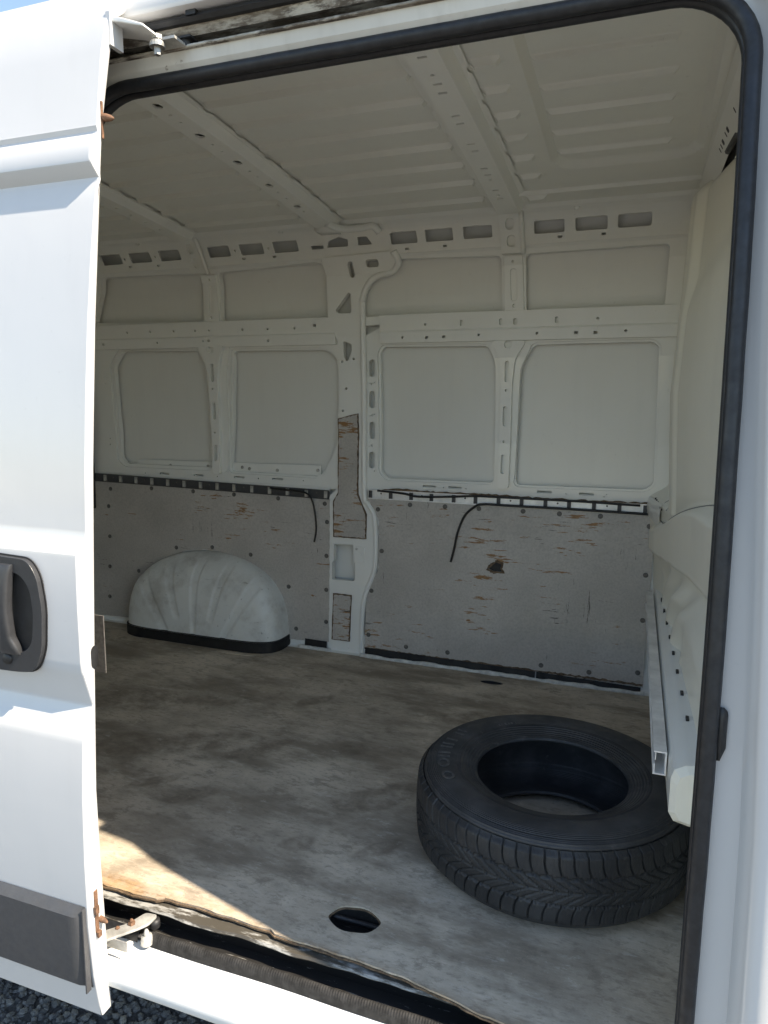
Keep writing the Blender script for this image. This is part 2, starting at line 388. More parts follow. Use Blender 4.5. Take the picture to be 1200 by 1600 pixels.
def plate(name, outline, holes, mat, parent, off=0.0, depth=.012, surf=None, bevel=.0018, cuts=True, kind='xz', smooth=False):
    """pressed sheet following the far wall (or surf(x, z) -> (x, y, z)), holes cut through, edges returned by depth"""
    loops = [ccw(outline)] + [ccw(h) for h in holes]
    V2, E = [], []
    for lp in loops:
        n = len(V2); V2 += [Vector(q) for q in lp]; E += [(n + i, n + (i + 1) % len(lp)) for i in range(len(lp))]
    vo, eo, fo, *_ = delaunay_2d_cdt(V2, E, [], 1, 1e-6)
    bm = bmesh.new(); bv = [bm.verts.new((v.x, 0, v.y)) for v in vo]
    for f_ in fo:
        c_ = sum((Vector(vo[i]) for i in f_), Vector((0, 0))) / len(f_)
        if any(inside(c_, h) for h in loops[1:]) or not inside(c_, loops[0]): continue
        try: bm.faces.new([bv[i] for i in f_])
        except ValueError: pass
    bmesh.ops.delete(bm, geom=[v for v in bm.verts if not v.link_faces], context='VERTS')
    if cuts:
        zs = [v.co.z for v in bm.verts]; lo, hi = min(zs), max(zs)
        for z in [.8, .9, 1.0, 1.175, 1.35, 1.40, 1.45, 1.53, 1.62, 1.70, 1.775, 1.85] if surf is None else cuts if isinstance(cuts, (list, tuple)) else []:
            if lo + .004 < z < hi - .004:
                bmesh.ops.bisect_plane(bm, geom=bm.verts[:] + bm.edges[:] + bm.faces[:], plane_co=(0, 0, z), plane_no=(0, 0, 1))
    bmesh.ops.recalc_face_normals(bm, faces=bm.faces)
    if sum(f_.normal.y for f_ in bm.faces) > 0: bmesh.ops.reverse_faces(bm, faces=bm.faces)
    be = [e for e in bm.edges if len(e.link_faces) == 1]
    r_ = bmesh.ops.extrude_edge_only(bm, edges=be)
    back = {v for v in r_['geom'] if isinstance(v, bmesh.types.BMVert)}
    for v in bm.verts:
        x, z = v.co.x, v.co.z
        if surf is None: p = Vector((x, far(z) + off, z))
        else: p = Vector(surf(x, z)); p.y += off
        if v in back: p.y += depth
        v.co = p
    me = bpy.data.meshes.new(name); bm.to_mesh(me); bm.free()
    return link(name, me, mat, parent, smooth, bevel)

# ------------------------------------------------------------------ ground
g = part('ground', [(-60, -60, -.552), (60, -60, -.552), (60, 60, -.552), (-60, 60, -.552)], [(0, 1, 2, 3)], 'asphalt', fix=False)
g['label'] = 'dark coarse asphalt ground under the van'; g['category'] = 'ground'; g['kind'] = 'structure'

# ------------------------------------------------------------------ the van
van = thing('panel_van', 'white panel van with open sliding side door and bare metal load bay', 'van', (-.9, .87, -.55))
X0, X1 = -2.72, .07                     # visible ends of the far side wall

# outer shell on the far side, roof skin outside, near side behind the sliding door
V, F = extr([(1.70, -.16)] + [(far(z) + .05, z) for z in (-.1, .3, .8, .9, 1.0, 1.175, 1.35, 1.45, 1.6, 1.7, 1.80)] + [(1.645, 1.88)], [-2.95, -1.3, -.5, .15, 1.5])
part('side_skin', V, F, 'skinback', van, smooth=True)
ys = [1.645, 1.60, 1.5, 1.3, 1.05, .86, .6, .4, .25, .16, .12]
V, F = extr([(1.645, 1.88)] + [(y, roofz(max(.18, min(1.56, y))) + .045) for y in ys[1:]] + [(.085, 1.955), (.065, 1.93)], [-2.95, -1, .2, 1.5])
part('roof_skin', V, F, 'outer', van, smooth=True)
rear = [(-2.95, y, z) for z in (-.16, 1.93) for y in (-.05, 1.8)]
part('rear_pillar_trim', *box(-2.78, -2.688, 1.735, 1.755, .60, 1.36), 'black', van, bevel=.01)
part('rear_door', *box(-2.99, -2.93, -.02, 1.82, -.16, 1.93), 'inner', van)
V, F = extr([(near(z) + .01, z) for z in (-.15, .13, .4, .7, 1.0, 1.3, 1.6, 1.8, 1.93)], [-2.95, -1.9, -1.17])
part('side_panel', V, F, 'outer', van, smooth=True)
V, F = extr([(near(z) + .075, z) for z in (-.05, .13, .4, .7, 1.0, 1.3, 1.6, 1.8, 1.9)], [-2.95, -1.9, -1.18])
part('side_panel_backing', V, F, 'inner', van, smooth=True)

# roof panels pressed with shallow ribs that run fore and aft between the bows
RIBS = [.272, .412, .555, .695, .840, .982, 1.127, 1.273, 1.430]
def rib(y, centres, half=.011, slope=.012):
    best = 0.0
    for c_ in centres:
        d = abs(y - c_); best = max(best, 1 - smooth01(half, half + slope, d))
    return best
yy = []
y = .12
while y < 1.60: yy.append(y); y += .0062
RH, RS, RD = .0095, .0055, .016            # half width, flank and depth of a rib
yr = sorted(set([.12, .2, 1.35, 1.5, 1.60] + [round(c_ + d, 5) for c_ in RIBS for d in (-RH - RS, -RH, 0, RH, RH + RS)]))
yfine = [.12 + .0032 * i for i in range(463)]
def roof_panel(xa, xb, hfun, fine=False):
    yy = yfine if fine else yr
    if fine:
        n = int((xb - xa) / .010); xs = [xa + (xb - xa) * i / n for i in range(n + 1)]
    else:
        xs = [xa, xa + .078, xa + .080, xa + .084, xa + .090, (xa + xb) / 2, xb - .090, xb - .084, xb - .080, xb - .078, xb]
    n = len(xs) - 1
    V = [(x, y, roofz(max(.15, min(1.59, y))) + (hfun(x, y) if hfun else 0)) for x in xs for y in yy]
    m_ = len(yy); F = [(a * m_ + i, a * m_ + i + 1, (a + 1) * m_ + i + 1, (a + 1) * m_ + i) for a in range(n) for i in range(m_ - 1)]
    o = part('roof_panel', V, F, 'roofback', van, smooth=True, fix=False); auto_smooth(o, 22)
def ribbed(xa, xb):
    return lambda x, y: -RD * rib(y, RIBS, RH, RS) * smooth01(xa + .078, xa + .090, x) * (1 - smooth01(xb - .090, xb - .078, x))
roof_panel(-2.95, -1.93, ribbed(-2.95, -1.93))
roof_panel(-1.93, -1.24, ribbed(-1.93, -1.24))
roof_panel(-1.24, -.50, ribbed(-1.24, -.50))
def frontfield(x, y):
    stub = -RD * rib(y, RIBS, RH, RS) * smooth01(-.432, -.424, x) * (1 - smooth01(-.375, -.355, x))
    # raised field with rounded corners and five thin ribs
    cx, cy, hx, hy, r = -.10, .72, .225, .545, .10
    dx, dy = max(0, abs(x - cx) - (hx - r)), max(0, abs(y - cy) - (hy - r))
    d = math.hypot(dx, dy) - r
    fld = .020 * (1 - smooth01(-.026, .0, d))
    thin = -.014 * rib(y, [.470, .612, .762, .895, 1.028, 1.162], .004, .0065) * smooth01(-.30, -.285, x) * (1 - smooth01(.02, .035, x))
    far_r = -.012 * rib(y, [1.42], .006, .008)
    return stub + fld + thin + far_r
roof_panel(-.50, .30, frontfield, True)

# roof bows: hat sections that arch across and turn down onto the wall
def bow(xc, wdt, holes, wrap=True):
    arc = [(y, roofz(y) - .034) for y in [.13, .2, .3, .4, .5, .62, .74, .86, .98, 1.1, 1.2, 1.3, 1.4, 1.46, 1.515]]
    P2 = [Vector(a) for a in arc]
    L = [0]
    for i in range(1, len(P2)): L.append(L[-1] + (P2[i] - P2[i-1]).length)
    def at(s):
        for i in range(1, len(L)):
            if s <= L[i] or i == len(L) - 1:
                t_ = (s - L[i-1]) / (L[i] - L[i-1]); p = P2[i-1].lerp(P2[i], t_); d = (P2[i] - P2[i-1]).normalized(); return p, Vector((-d.y, d.x))
    def s_at_y(y):
        for i in range(1, len(P2)):
            if P2[i-1].x <= y <= P2[i].x: return L[i-1] + (y - P2[i-1].x) / (P2[i].x - P2[i-1].x) * (L[i] - L[i-1])
        return L[-1]
    # bottom face with holes: laid out flat in (x, s)
    hs = [h(s_at_y) for h in holes]
    loops = [ccw(rect(xc - wdt / 2, 0, xc + wdt / 2, L[-1]))] + [ccw(h) for h in hs]
    V2, E = [], []
    for lp in loops:
        n = len(V2); V2 += [Vector(q) for q in lp]; E += [(n + i, n + (i + 1) % len(lp)) for i in range(len(lp))]
    vo, eo, fo, *_ = delaunay_2d_cdt(V2, E, [], 1, 1e-6)
    bm = bmesh.new(); bv = [bm.verts.new((v.x, v.y, 0)) for v in vo]
    for f_ in fo:
        c_ = sum((Vector(vo[i]) for i in f_), Vector((0, 0))) / len(f_)
        if any(inside(c_, h) for h in loops[1:]): continue
        bm.faces.new([bv[i] for i in f_])
    bmesh.ops.delete(bm, geom=[v for v in bm.verts if not v.link_faces], context='VERTS')
    for s in L[1:-1]:
        bmesh.ops.bisect_plane(bm, geom=bm.verts[:] + bm.edges[:] + bm.faces[:], plane_co=(0, s, 0), plane_no=(0, 1, 0))
    be = [e for e in bm.edges if len(e.link_faces) == 1]
    hole_e = [e for e in be if not all(abs(abs(v.co.x - xc) - wdt / 2) < 1e-5 or v.co.y < 1e-5 or v.co.y > L[-1] - 1e-5 for v in e.verts)]
    r_ = bmesh.ops.extrude_edge_only(bm, edges=hole_e)
    lip = {v for v in r_['geom'] if isinstance(v, bmesh.types.BMVert)}
    for v in bm.verts:
        p, nn = at(v.co.y); q = p + nn * (.006 if v in lip else 0); v.co = (v.co.x, q.x, q.y)
    bmesh.ops.recalc_face_normals(bm, faces=bm.faces)
    me = bpy.data.meshes.new('roof_bow'); bm.to_mesh(me); bm.free()
    o = link('roof_bow', me, 'roofin', van)
    # side walls and flanges with scalloped edges
    prof = [(-wdt / 2, 0.0), (-wdt / 2 - .014, .022), (-wdt / 2 - .017, .0285), (-wdt / 2 - .036, .0285)]
    ss = [i * L[-1] / 150 for i in range(151)]
    ms = []
    for sg in (1, -1):
        V = []
        for s in ss:
            p, nn = at(s); dip = 1.0
            ph = (p.x * 6.06) % 1.0
            for i, (dx, h) in enumerate(prof):
                hh = h; ddx = dx
                if i == 3: ddx = dx + (.008 if .42 < ph < .58 else 0)
                q = p + nn * hh; V.append((xc + sg * ddx, q.x, q.y))
        n = len(prof); F = [(a * n + i, a * n + i + 1, (a + 1) * n + i + 1, (a + 1) * n + i) for a in range(len(ss) - 1) for i in range(n - 1)]
        ms.append((V, F))
    V, F = join(*ms); s_ = part('bow_flange', V, F, 'roofin', o, fix=True); auto_smooth(s_, 30)
    # closed end over the wall foot, and the dark inside of the hollow section
    p, nn = at(L[-1]); q = p + nn * .0285
    part('bow_end', [(xc - wdt / 2, p.x, p.y), (xc + wdt / 2, p.x, p.y), (xc + wdt / 2 + .017, q.x, q.y), (xc - wdt / 2 - .017, q.x, q.y)], [(0, 1, 2, 3)], 'roofin', o)
    V = []
    for s in ss[::10]:
        p, nn = at(s); q = p + nn * .026
        V += [(xc - wdt / 2 - .01, q.x, q.y), (xc + wdt / 2 + .01, q.x, q.y)]
    F = [(2 * i, 2 * i + 1, 2 * i + 3, 2 * i + 2) for i in range(len(ss[::10]) - 1)]
    part('bow_cavity', V, F, 'roofin', o)
    return o
def rslot(x, y, wx, wy): return lambda sy: rect(x - wx / 2, sy(y) - wy / 2, x + wx / 2, sy(y) + wy / 2)
def oslot(x, y, wx, wy): return lambda sy: slot(x - wx / 2, sy(y) - wy / 2, x + wx / 2, sy(y) + wy / 2)
XB2, XB1, XB0 = -.510, -1.243, -1.925
bow(XB2, .078, [rslot(XB2 - .002, y, .022, .009) for y in (.391, .433, .560, .606, .735, .782, .916, .966, 1.097, 1.149, 1.281, 1.36)] + [oslot(XB2 - .002, y, .010, .010) for y in (.516, 1.191, 1.33)])
bow(XB1, .078, [oslot(XB1, y, .026, .030) for y in (.458, .648, .849, 1.049, 1.257)] + [oslot(XB1, y, .009, .009) for y in (.512, .557, .71, .76, .92, .97, 1.11, 1.17, 1.31)])
bow(XB0, .072, [oslot(XB0 - .005, y, .012, .012) for y in (.5, .62, .78, .90, .98, 1.1, 1.18, 1.27, 1.36)])
# feet that carry two of the bows down the cantrail, each with two long holes
for xc in (XB2 - .004, XB0 - .010):
    ft = plate('bow_foot', [(xc - .040, 1.868), (xc + .040, 1.868), (xc + .040, 1.738), (xc - .040, 1.738)], [slot(xc - .018, 1.812, xc + .016, 1.850), slot(xc - .017, 1.757, xc + .017, 1.796)], 'roofin', van, off=-.020, depth=.022, bevel=.004)
    plate('slot_floor', rect(xc - .03, 1.75, xc + .03, 1.858), [], 'roofin', ft, off=.002, depth=.002)
    V, F = tube([(xc + .041, far(z) - .013, z) for z in (1.872, 1.84, 1.80, 1.76, 1.735)], .010, 8); part('foot_flange', V, F, 'roofin', ft, smooth=True)

# cantrail: leaning box section with rows of rectangular holes, full length
RECTS = [(-2.45,-2.335),(-2.285,-2.17),(-2.12,-2.01),(-1.86,-1.75),(-1.697,-1.583),(-1.533,-1.417),(-1.001,-.889),(-.854,-.742),(-.70,-.587),(-.428,-.316),(-.277,-.164),(-.128,-.013)]
ch = [rnd([(a, 1.797), (b_, 1.797), (b_, 1.838), (a, 1.838)], .006, 3) for a, b_ in RECTS]
ch += [rect(x - .008, z - .004, x + .008, z + .004) for x, z in [(-.938,1.779),(-.78,1.78),(-.334,1.783),(-.177,1.783),(-1.692,1.784),(-1.54,1.784),(-2.302,1.784),(-2.145,1.782)]]
ch += [circ(x, 1.816, .005, 8) for x in (-2.316, -2.145, -1.723, -1.558)]
ch += [rnd(p, .004, 2) for p in ([(-1.285,1.803),(-1.19,1.802),(-1.185,1.826),(-1.224,1.838),(-1.272,1.825)], [(-1.144,1.802),(-1.082,1.803),(-1.102,1.832),(-1.142,1.832)], [(-1.357,1.799),(-1.301,1.799),(-1.300,1.813),(-1.356,1.814)])]
plate('cantrail', rect(-2.93, 1.765, .20, 1.862), ch, 'roofin', van, off=0.0, depth=.008)
V, F = extr([(far(1.765) + .002, 1.765), (far(1.765) + .012, 1.757), (far(1.75) + .045, 1.752)], [-2.93, .2]); part('cantrail_flange', V, F, 'inner', van)
V, F = extr([(far(1.862), 1.862), (far(1.862) - .010, 1.870), (far(1.862) - .020, 1.866), (far(1.862) - .030, 1.872), (far(1.862) - .045, 1.888)], [-2.93, .2]); part('roof_seam', V, F, 'roofin', van)
for xs_ in (-1.02, -.27, -1.47, -2.2):
    part('seam_tab', *disc((xs_, 1.553, 1.866), .011, .006, 'y', 10), 'roofin', van, smooth=True)
# shelf where the cross-bow meets the pillar
part('bow_gusset', *join(tube(spline([(-1.215, 1.46, 1.858), (-1.195, 1.51, 1.852), (-1.16, 1.535, 1.850), (-1.10, 1.545, 1.853), (-1.055, 1.55, 1.858), (-1.035, 1.565, 1.835)], 5), .015, 8), box(-1.285, -1.20, 1.49, 1.56, 1.840, 1.868)), 'roofin', van, smooth=True)

# ------------------------------------------------------------------ far side wall, pressed frames
LA = [(-2.493,1.41),(-2.031,1.405),(-1.998,1.333),(-1.974,.842),(-2.508,.842),(-2.544,.873),(-2.559,1.339)]
LB = [(-1.847,1.402),(-1.371,1.399),(-1.32,1.373),(-1.31,1.326),(-1.311,.987),(-1.379,.843),(-1.408,.822),(-1.883,.828)]
RA = [(-1.086,1.406),(-.623,1.401),(-.594,1.334),(-.583,1.245),(-.583,.830),(-1.066,.827),(-1.098,.855),(-1.105,1.378)]
RB = [(-.434,1.402),(.017,1.405),(.041,1.388),(.053,.853),(.024,.829),(-.49,.825),(-.503,1.245),(-.482,1.322)]
bots = lambda xs: [slot(x - .030, .796, x + .030, .807) for x in xs]
dots = lambda pts, r=.006: [circ(x, z, r, 8) for x, z in pts]
sqs = lambda pts, r=.007: [rect(x - r, z - r * .8, x + r, z + r * .8) for x, z in pts]
LAr, LBr, RAr, RBr = (rnd(p, .022, 5) for p in (LA, LB, RA, RB))
slotsB = [slot(-1.153, z0, -1.126, z1) for z0, z1 in ((1.277,1.353),(1.139,1.216),(1.003,1.079),(.871,.945))]
tri2 = rnd([(-1.162,1.494),(-1.086,1.497),(-1.086,1.487),(-1.157,1.455),(-1.165,1.46)], .004, 2)
fl = plate('window_frame', [(-2.93,1.46),(-1.28,1.46),(-1.28,.767),(-2.93,.775)],
      [offs(LAr, .016), offs(LBr, .0085)] + bots((-2.262, -2.06, -1.827, -1.617)) + dots([(-2.61,1.28),(-2.61,1.25),(-2.60,.97),(-2.60,.94),(-2.38,.80),(-1.95,.80),(-1.48,.80),(-1.72,.80)], .004), 'inner', van, off=0, depth=.012)
fr = plate('window_frame', [(-1.180,1.53),(-1.06,1.53),(-1.055,1.432),(.12,1.432),(.12,.770),(-1.180,.770)],
      [offs(RAr, .0085), offs(RBr, .0085), tri2] + slotsB + bots((-.865, -.75, -.368, -.199))
      + dots([(-1.139,1.246),(-1.139,1.109),(-1.139,.974)], .006) + dots([(-1.150,1.250),(-1.128,1.252),(-1.15,1.105),(-1.128,1.113),(-1.15,.97),(-1.125,.86),(-.80,.80),(-.70,.80),(-.28,.80),(-.12,.806),(-.13,.795)], .0035), 'inner', van, off=0, depth=.012)
plate('inner_bead', rect(-2.70, .775, -1.292, 1.43), [LAr, LBr] + [offs(h, .003) for h in bots((-2.262, -2.06, -1.827, -1.617))], 'inner', fl, off=.0135, depth=.026, bevel=.003)
plate('inner_bead', rect(-1.178, .775, .115, 1.525), [RAr, RBr, offs(tri2, .004)] + [offs(h, .004) for h in slotsB] + [offs(h, .003) for h in bots((-.865, -.75, -.368, -.199))], 'inner', fr, off=.0135, depth=.026, bevel=.003)
# low strip riveted to the skin of the rear bay
ls = plate('riveted_strip', [(-2.455,.866),(-1.406,.872),(-1.405,.819),(-2.464,.816)], [], 'inner', fl, off=.034, depth=.006)
for x, z in [(-2.25,.841),(-2.026,.846),(-1.83,.847),(-1.79,.842),(-1.637,.840),(-1.422,.848)]:
    part('rivet', *disc((x, far(z) + .034, z), .008, .004), 'dullmetal', van, smooth=True)

# posts that split each window bay
def post(face, flange, slots_, dots_, half):
    o = plate('bay_post', rnd(face, .02, 4), [slot(*s) for s in slots_] + [circ(x, z, .0055, 8) for x, z in dots_] + [circ(half[0], half[1] - .004, .017, 14)], 'inner', van, off=-.030, depth=.045, bevel=.004)
    plate('post_slot_shade', offs(face, -.012), [], 'black', o, off=.004, depth=.002, bevel=0, cuts=True)  # black sheet added behind the slots to paint the shade inside the post
    plate('post_flange', rnd(flange, .03, 5), [offs(slot(*s), .004) for s in slots_], 'inner', o, off=-.007, depth=.04, bevel=.004)
post([(-.604,1.417),(-.46,1.416),(-.506,1.342),(-.514,1.244),(-.514,.81),(-.562,.807),(-.561,1.244),(-.57,1.348)],
     [(-.622,1.413),(-.436,1.409),(-.486,1.309),(-.495,.828),(-.579,.824),(-.587,1.328)],
     [(-.546,1.252,-.528,1.337),(-.548,1.071,-.530,1.153),(-.550,.873,-.532,.953)], [(-.538,1.218),(-.541,1.007)], (-.533,1.406))
post([(-2.018,1.423),(-1.869,1.424),(-1.902,1.367),(-1.919,1.277),(-1.917,.814),(-1.960,.812),(-1.969,1.278),(-1.985,1.362)],
     [(-2.04,1.42),(-1.844,1.422),(-1.881,1.323),(-1.884,.824),(-1.975,.817),(-1.991,1.324)],
     [(-1.954,1.256,-1.938,1.341),(-1.952,1.077,-1.936,1.159),(-1.950,.878,-1.934,.956)], [(-1.947,1.223),(-1.944,1.015)], (-1.945,1.411))

# waist rails: upper face set back, lower face proud
def rail(x0, x1, zt, top, low, rsq, lsq, big):
    o = plate('waist_rail', rect(x0, 1.468, x1, zt), dots(top, .0055) + sqs(rsq) + [slot(x - .007, z - .012, x + .007, z + .012) for x, z in big], 'inner', van, off=-.012, depth=.04, bevel=.004)
    plate('rail_lip', rect(x0, 1.418, x1, 1.462), dots(low, .0055) + sqs(lsq), 'inner', o, off=-.022, depth=.022, bevel=.006)
    V, F = extr([(far(1.45) - .022, 1.4605), (far(1.45) - .0195, 1.466), (far(1.468) - .012, 1.4705)], [x0, x1]); part('rail_step', V, F, 'inner', o)
rail(-2.93, -1.300, 1.534, [(-2.42,1.497),(-2.283,1.497),(-2.146,1.496),(-2.026,1.495),(-1.948,1.495),(-1.768,1.494),(-1.635,1.493),(-1.499,1.492)],
     [(-2.245,1.445),(-1.983,1.446)], [(-1.398,1.501)], [(-1.635,1.441),(-1.953,1.447),(-2.572,1.443)], [])
rail(-1.09, .12, 1.533, [(-.885,1.49),(-.188,1.492)], [(-.986,1.44),(-.655,1.442),(-.419,1.443),(-.083,1.444)], [], [(-.879,1.437),(-.804,1.438),(-.268,1.441),(-.194,1.44)],
     [(-.729,1.492),(-.566,1.492),(-.508,1.491),(-.344,1.492)])

# upper bays: thin frame round the plain skin and the short posts
UL, UL2 = [(-2.62,1.55),(-2.50,1.752),(-1.948,1.745),(-1.978,1.536)], [(-1.85,1.742),(-1.35,1.757),(-1.318,1.735),(-1.335,1.528),(-1.884,1.536)]
UR, UR2 = [(-1.0,1.75),(-.562,1.738),(-.562,1.528),(-1.17,1.528),(-1.162,1.60),(-1.145,1.645),(-1.115,1.677),(-1.075,1.692)], [(-.468,1.738),(.055,1.742),(.050,1.528),(-.466,1.528)]
plate('bay_frame', [(-2.93,1.515),(-1.30,1.515),(-1.30,1.765),(-2.93,1.768)], [rnd(UL, .02, 4), rnd(UL2, .02, 4)], 'inner', van, off=.008, depth=.03, bevel=.004)
plate('bay_frame', [(-1.19,1.515),(.12,1.515),(.12,1.766),(-1.19,1.768)], [rnd(UR, .02, 4), rnd(UR2, .02, 4), rect(-1.135, 1.712, -1.055, 1.757)], 'inner', van, off=.008, depth=.03, bevel=.004)
for x0, x1, x2, x3 in ((-.552,-.478,-.473,-.551), (-1.938,-1.862,-1.888,-1.963)):
    xm, xn = (x0 + x1) / 2, (x2 + x3) / 2
    pol = [(x0,1.732),(x1,1.732),(x2,1.53),(x3,1.53)]
    sl_ = rnd([(xm-.013,1.688),(xm+.013,1.688),(xn+.012,1.57),(xn-.012,1.57)], .012, 4)
    o = plate('bay_upright', pol, [sl_, circ(xm,1.712,.005,8), circ(xn,1.552,.007,8)], 'inner', van, off=-.006, depth=.02, bevel=.003)
    plate('slot_floor', offs(sl_, .004), [], 'inner', o, off=.006, depth=.004)

# centre pillar with its windows, flange and plywood patches
PIL = [(-1.32,1.764),(-1.0,1.772),(-.986,1.755),(-.999,1.718),(-1.029,1.698),(-1.081,1.691),(-1.126,1.664),(-1.155,1.607),(-1.165,1.538),(-1.173,1.133),(-1.168,.76),(-1.149,.703),(-1.108,.641),(-1.104,.426),(-1.153,.286),(-1.167,.178),(-1.165,-.003),(-1.345,-.003),(-1.345,.527),(-1.34,.737),(-1.298,.777),(-1.291,1.432),(-1.327,1.522),(-1.314,1.703)]
sq = rnd([(-1.316,.513),(-1.219,.518),(-1.218,.435),(-1.207,.436),(-1.208,.356),(-1.217,.346),(-1.323,.344),(-1.326,.426),(-1.315,.435)], .006, 2)
pil = plate('centre_pillar', rnd(PIL, .012, 3), [slot(-1.206,1.687,-1.191 + .010,1.746), slot(-1.124,1.721,-1.066,1.75), rnd([(-1.219,1.63),(-1.21,1.622),(-1.214,1.547),(-1.278,1.547),(-1.289,1.56)], .008, 3),
      rnd([(-1.265,1.432),(-1.225,1.417),(-1.228,1.386),(-1.249,1.347),(-1.259,1.347),(-1.268,1.366)], .006, 3), sq]
      + dots([(-1.259,1.226),(-1.276,1.127),(-1.277,1.344),(-1.221,1.355),(-1.236,.025)], .006), 'inner', van, off=-.014, depth=.03, bevel=.004)
fl3 = [(-.993,1.772),(-.981,1.735),(-1.014,1.701),(-1.078,1.69),(-1.123,1.662),(-1.155,1.606),(-1.162,1.537),(-1.172,1.133),(-1.166,.761),(-1.147,.71),(-1.114,.641),(-1.110,.426),(-1.156,.288),(-1.170,.18),(-1.170,.0)]
path = spline([(x, far(z) - .012, z) for x, z in fl3], 8)
part('pillar_flange', *tube(path, .0145, 10, flat=.8), 'inner', pil, smooth=True)
plate('pillar_bracket', rnd(rect(-1.212, .436, -1.160, .512), .004, 2), [slot(-1.184,.468,-1.176,.484)], 'inner', pil, off=-.018, depth=.006)
part('rivet', *disc((-1.20, far(.50) - .018, .50), .006, .003), 'dullmetal', pil, smooth=True)
def jag(p, amp, step=.018):
    """ragged hand-cut outline"""
    out = []; p = list(p)
    for i in range(len(p)):
        a, b_ = Vector(p[i]), Vector(p[(i + 1) % len(p)]); n = max(1, int((b_ - a).length / step))
        for k_ in range(n):
            q = a.lerp(b_, k_ / n); out.append((q.x + random.uniform(-amp, amp), q.y + random.uniform(-amp, amp)))
    return out
PP1 = [(-1.298,1.093),(-1.198,1.117),(-1.195,.754),(-1.153,.663),(-1.153,.549),(-1.317,.548),(-1.318,.716),(-1.295,.756)]
PP2 = [(-1.315,.281),(-1.221,.281),(-1.23,.057),(-1.322,.057)]
for p in (PP1, PP2):
    plate('lining_patch', jag(p, .0012), [], 'woodedge', van, off=-.021, depth=.006, bevel=0)
    plate('lining_patch', jag(offs(p, -.005), .0022, .010), [], 'patch', van, off=-.0222, depth=.001, bevel=0)

# wall foot below the linings
V, F = extr([(1.742, .10), (1.741, .012), (1.735, .004), (1.71, .002)], [-2.93, .15]); part('wall_foot', V, F, 'inner', van)
for xa, xb in ((-2.93, -1.34), (-1.12, .15)):
    V, F = extr([(1.778, .80), (1.757, .768), (1.756, .03)], [xa, xb]); part('wall_inner_sheet', V, F, 'inner', van)

# grey plywood linings, screwed on
LINL = [(-2.93,.752),(-1.337,.722),(-1.338,.042),(-2.93,.02)]
LINR = [(-1.152,.738),(-1.100,.738),(.070,.738),(.062,.027),(-1.155,.040),(-1.150,.28),(-1.092,.425),(-1.095,.645)]
tear = [(-.587,.461),(-.570,.478),(-.555,.492),(-.533,.485),(-.536,.468),(-.529,.452),(-.568,.452)]
gap = .008
archcut = [( -2.0 + .455 * math.cos(a), .03 + .405 * math.sin(a)) for a in [math.pi * i / 20 for i in range(21)]]
LINLs = LINL[:2] + [(-1.338,.042)] + [(x, z) for x, z in archcut] + [(-2.93,.02)]
lin_l = plate('side_lining', jag(LINLs, .0015, .02), [], 'ply_dark', van, off=-.016, depth=.009, bevel=0)
lin_r = plate('side_lining', jag(LINR, .0018, .02), [tear], 'ply', van, off=-.016, depth=.009, bevel=0)
lin_l['label'] = 'left grey lining panel cut round the wheel arch'; lin_r['label'] = 'right grey lining panel with a torn hole'
plate('torn_edge', jag(offs(tear, .009), .004, .007), [tear], 'woodedge', lin_r, off=-.0172, depth=.001, bevel=0)
plate('hole_shade', offs(tear, .02), [], 'black', lin_r, off=-.004, depth=.002, bevel=0)  # black sheet standing in for the shade of the cavity behind the tear
# raw edge strips of the panels
plate('raw_edge', jag(rect(-1.155, .031, .062, .040), .003, .012), [], 'woodedge', lin_r, off=-.0165, depth=.008, bevel=0)
SCR = [(-1.099,.689),(-.948,.718),(-.788,.719),(-.638,.719),(-.45,.719),(-.301,.717),(-.139,.717),(.048,.688),(-1.078,.5),(.046,.491),(-1.125,.311),(.046,.305),(-1.137,.101),(-.953,.067),(-.758,.066),(-.347,.063),(-.15,.060),(.040,.085)]
SCL = [(-2.59,.71),(-2.331,.725),(-2.081,.722),(-1.847,.718),(-1.605,.712),(-1.362,.700),(-1.350,.615),(-2.606,.618),(-2.605,.458),(-2.611,.296),(-2.619,.132),(-2.188,.430),(-1.975,.448),(-1.757,.428),(-1.55,.289),(-2.425,.288),(-1.352,.455),(-1.352,.293),(-1.352,.138),(-1.51,.086)]
scr0 = None
for lin, pts in ((lin_r, SCR), (lin_l, SCL)):
    for x, z in pts:
        if scr0 is None:
            V, F = join(disc((0, 0, 0), .0105, .0025, 'y', 14, .9), disc((0, -.0025, 0), .005, .002, 'y', 8, .6))
            scr0 = part('screw', V, F, 'screw', lin)
            o = scr0
        else:
            o = scr0.copy(); COL.objects.link(o); o.parent = lin; o.matrix_parent_inverse = Matrix()
        o.location = (x, far(z) - .016, z); o.rotation_euler = (0, random.uniform(0, 6), 0)
# dark rubber strips and white sealant under the linings
def skirt(x0, x1, z0a, z0b, z1a, z1b):
    n = int((x1 - x0) / .03); V = []
    for i in range(n + 1):
        t_ = i / n; x = x0 + (x1 - x0) * t_; j = random.uniform(-.002, .002)
        zb, zt = z0a + (z0b - z0a) * t_ + j, z1a + (z1b - z1a) * t_
        V += [(x, far(0) - .020, zt), (x, far(0) - .026, zb), (x, far(0) - .004, zb - .003)]
    F = [(3 * i + k_, 3 * i + k_ + 1, 3 * i + k_ + 4, 3 * i + k_ + 3) for i in range(n) for k_ in range(2)]
    part('lining_skirt', V, F, 'skirt', van)
skirt(-1.15, -.37, .006, .002, .040, .034); skirt(-.365, .055, .0, -.004, .034, .026); skirt(-1.46, -1.345, .012, .014, .046, .044)
bead = []
x = -1.17
while x < .09:
    bead.append((x, 1.715 + random.uniform(-.004, .004), .004)); x += .02
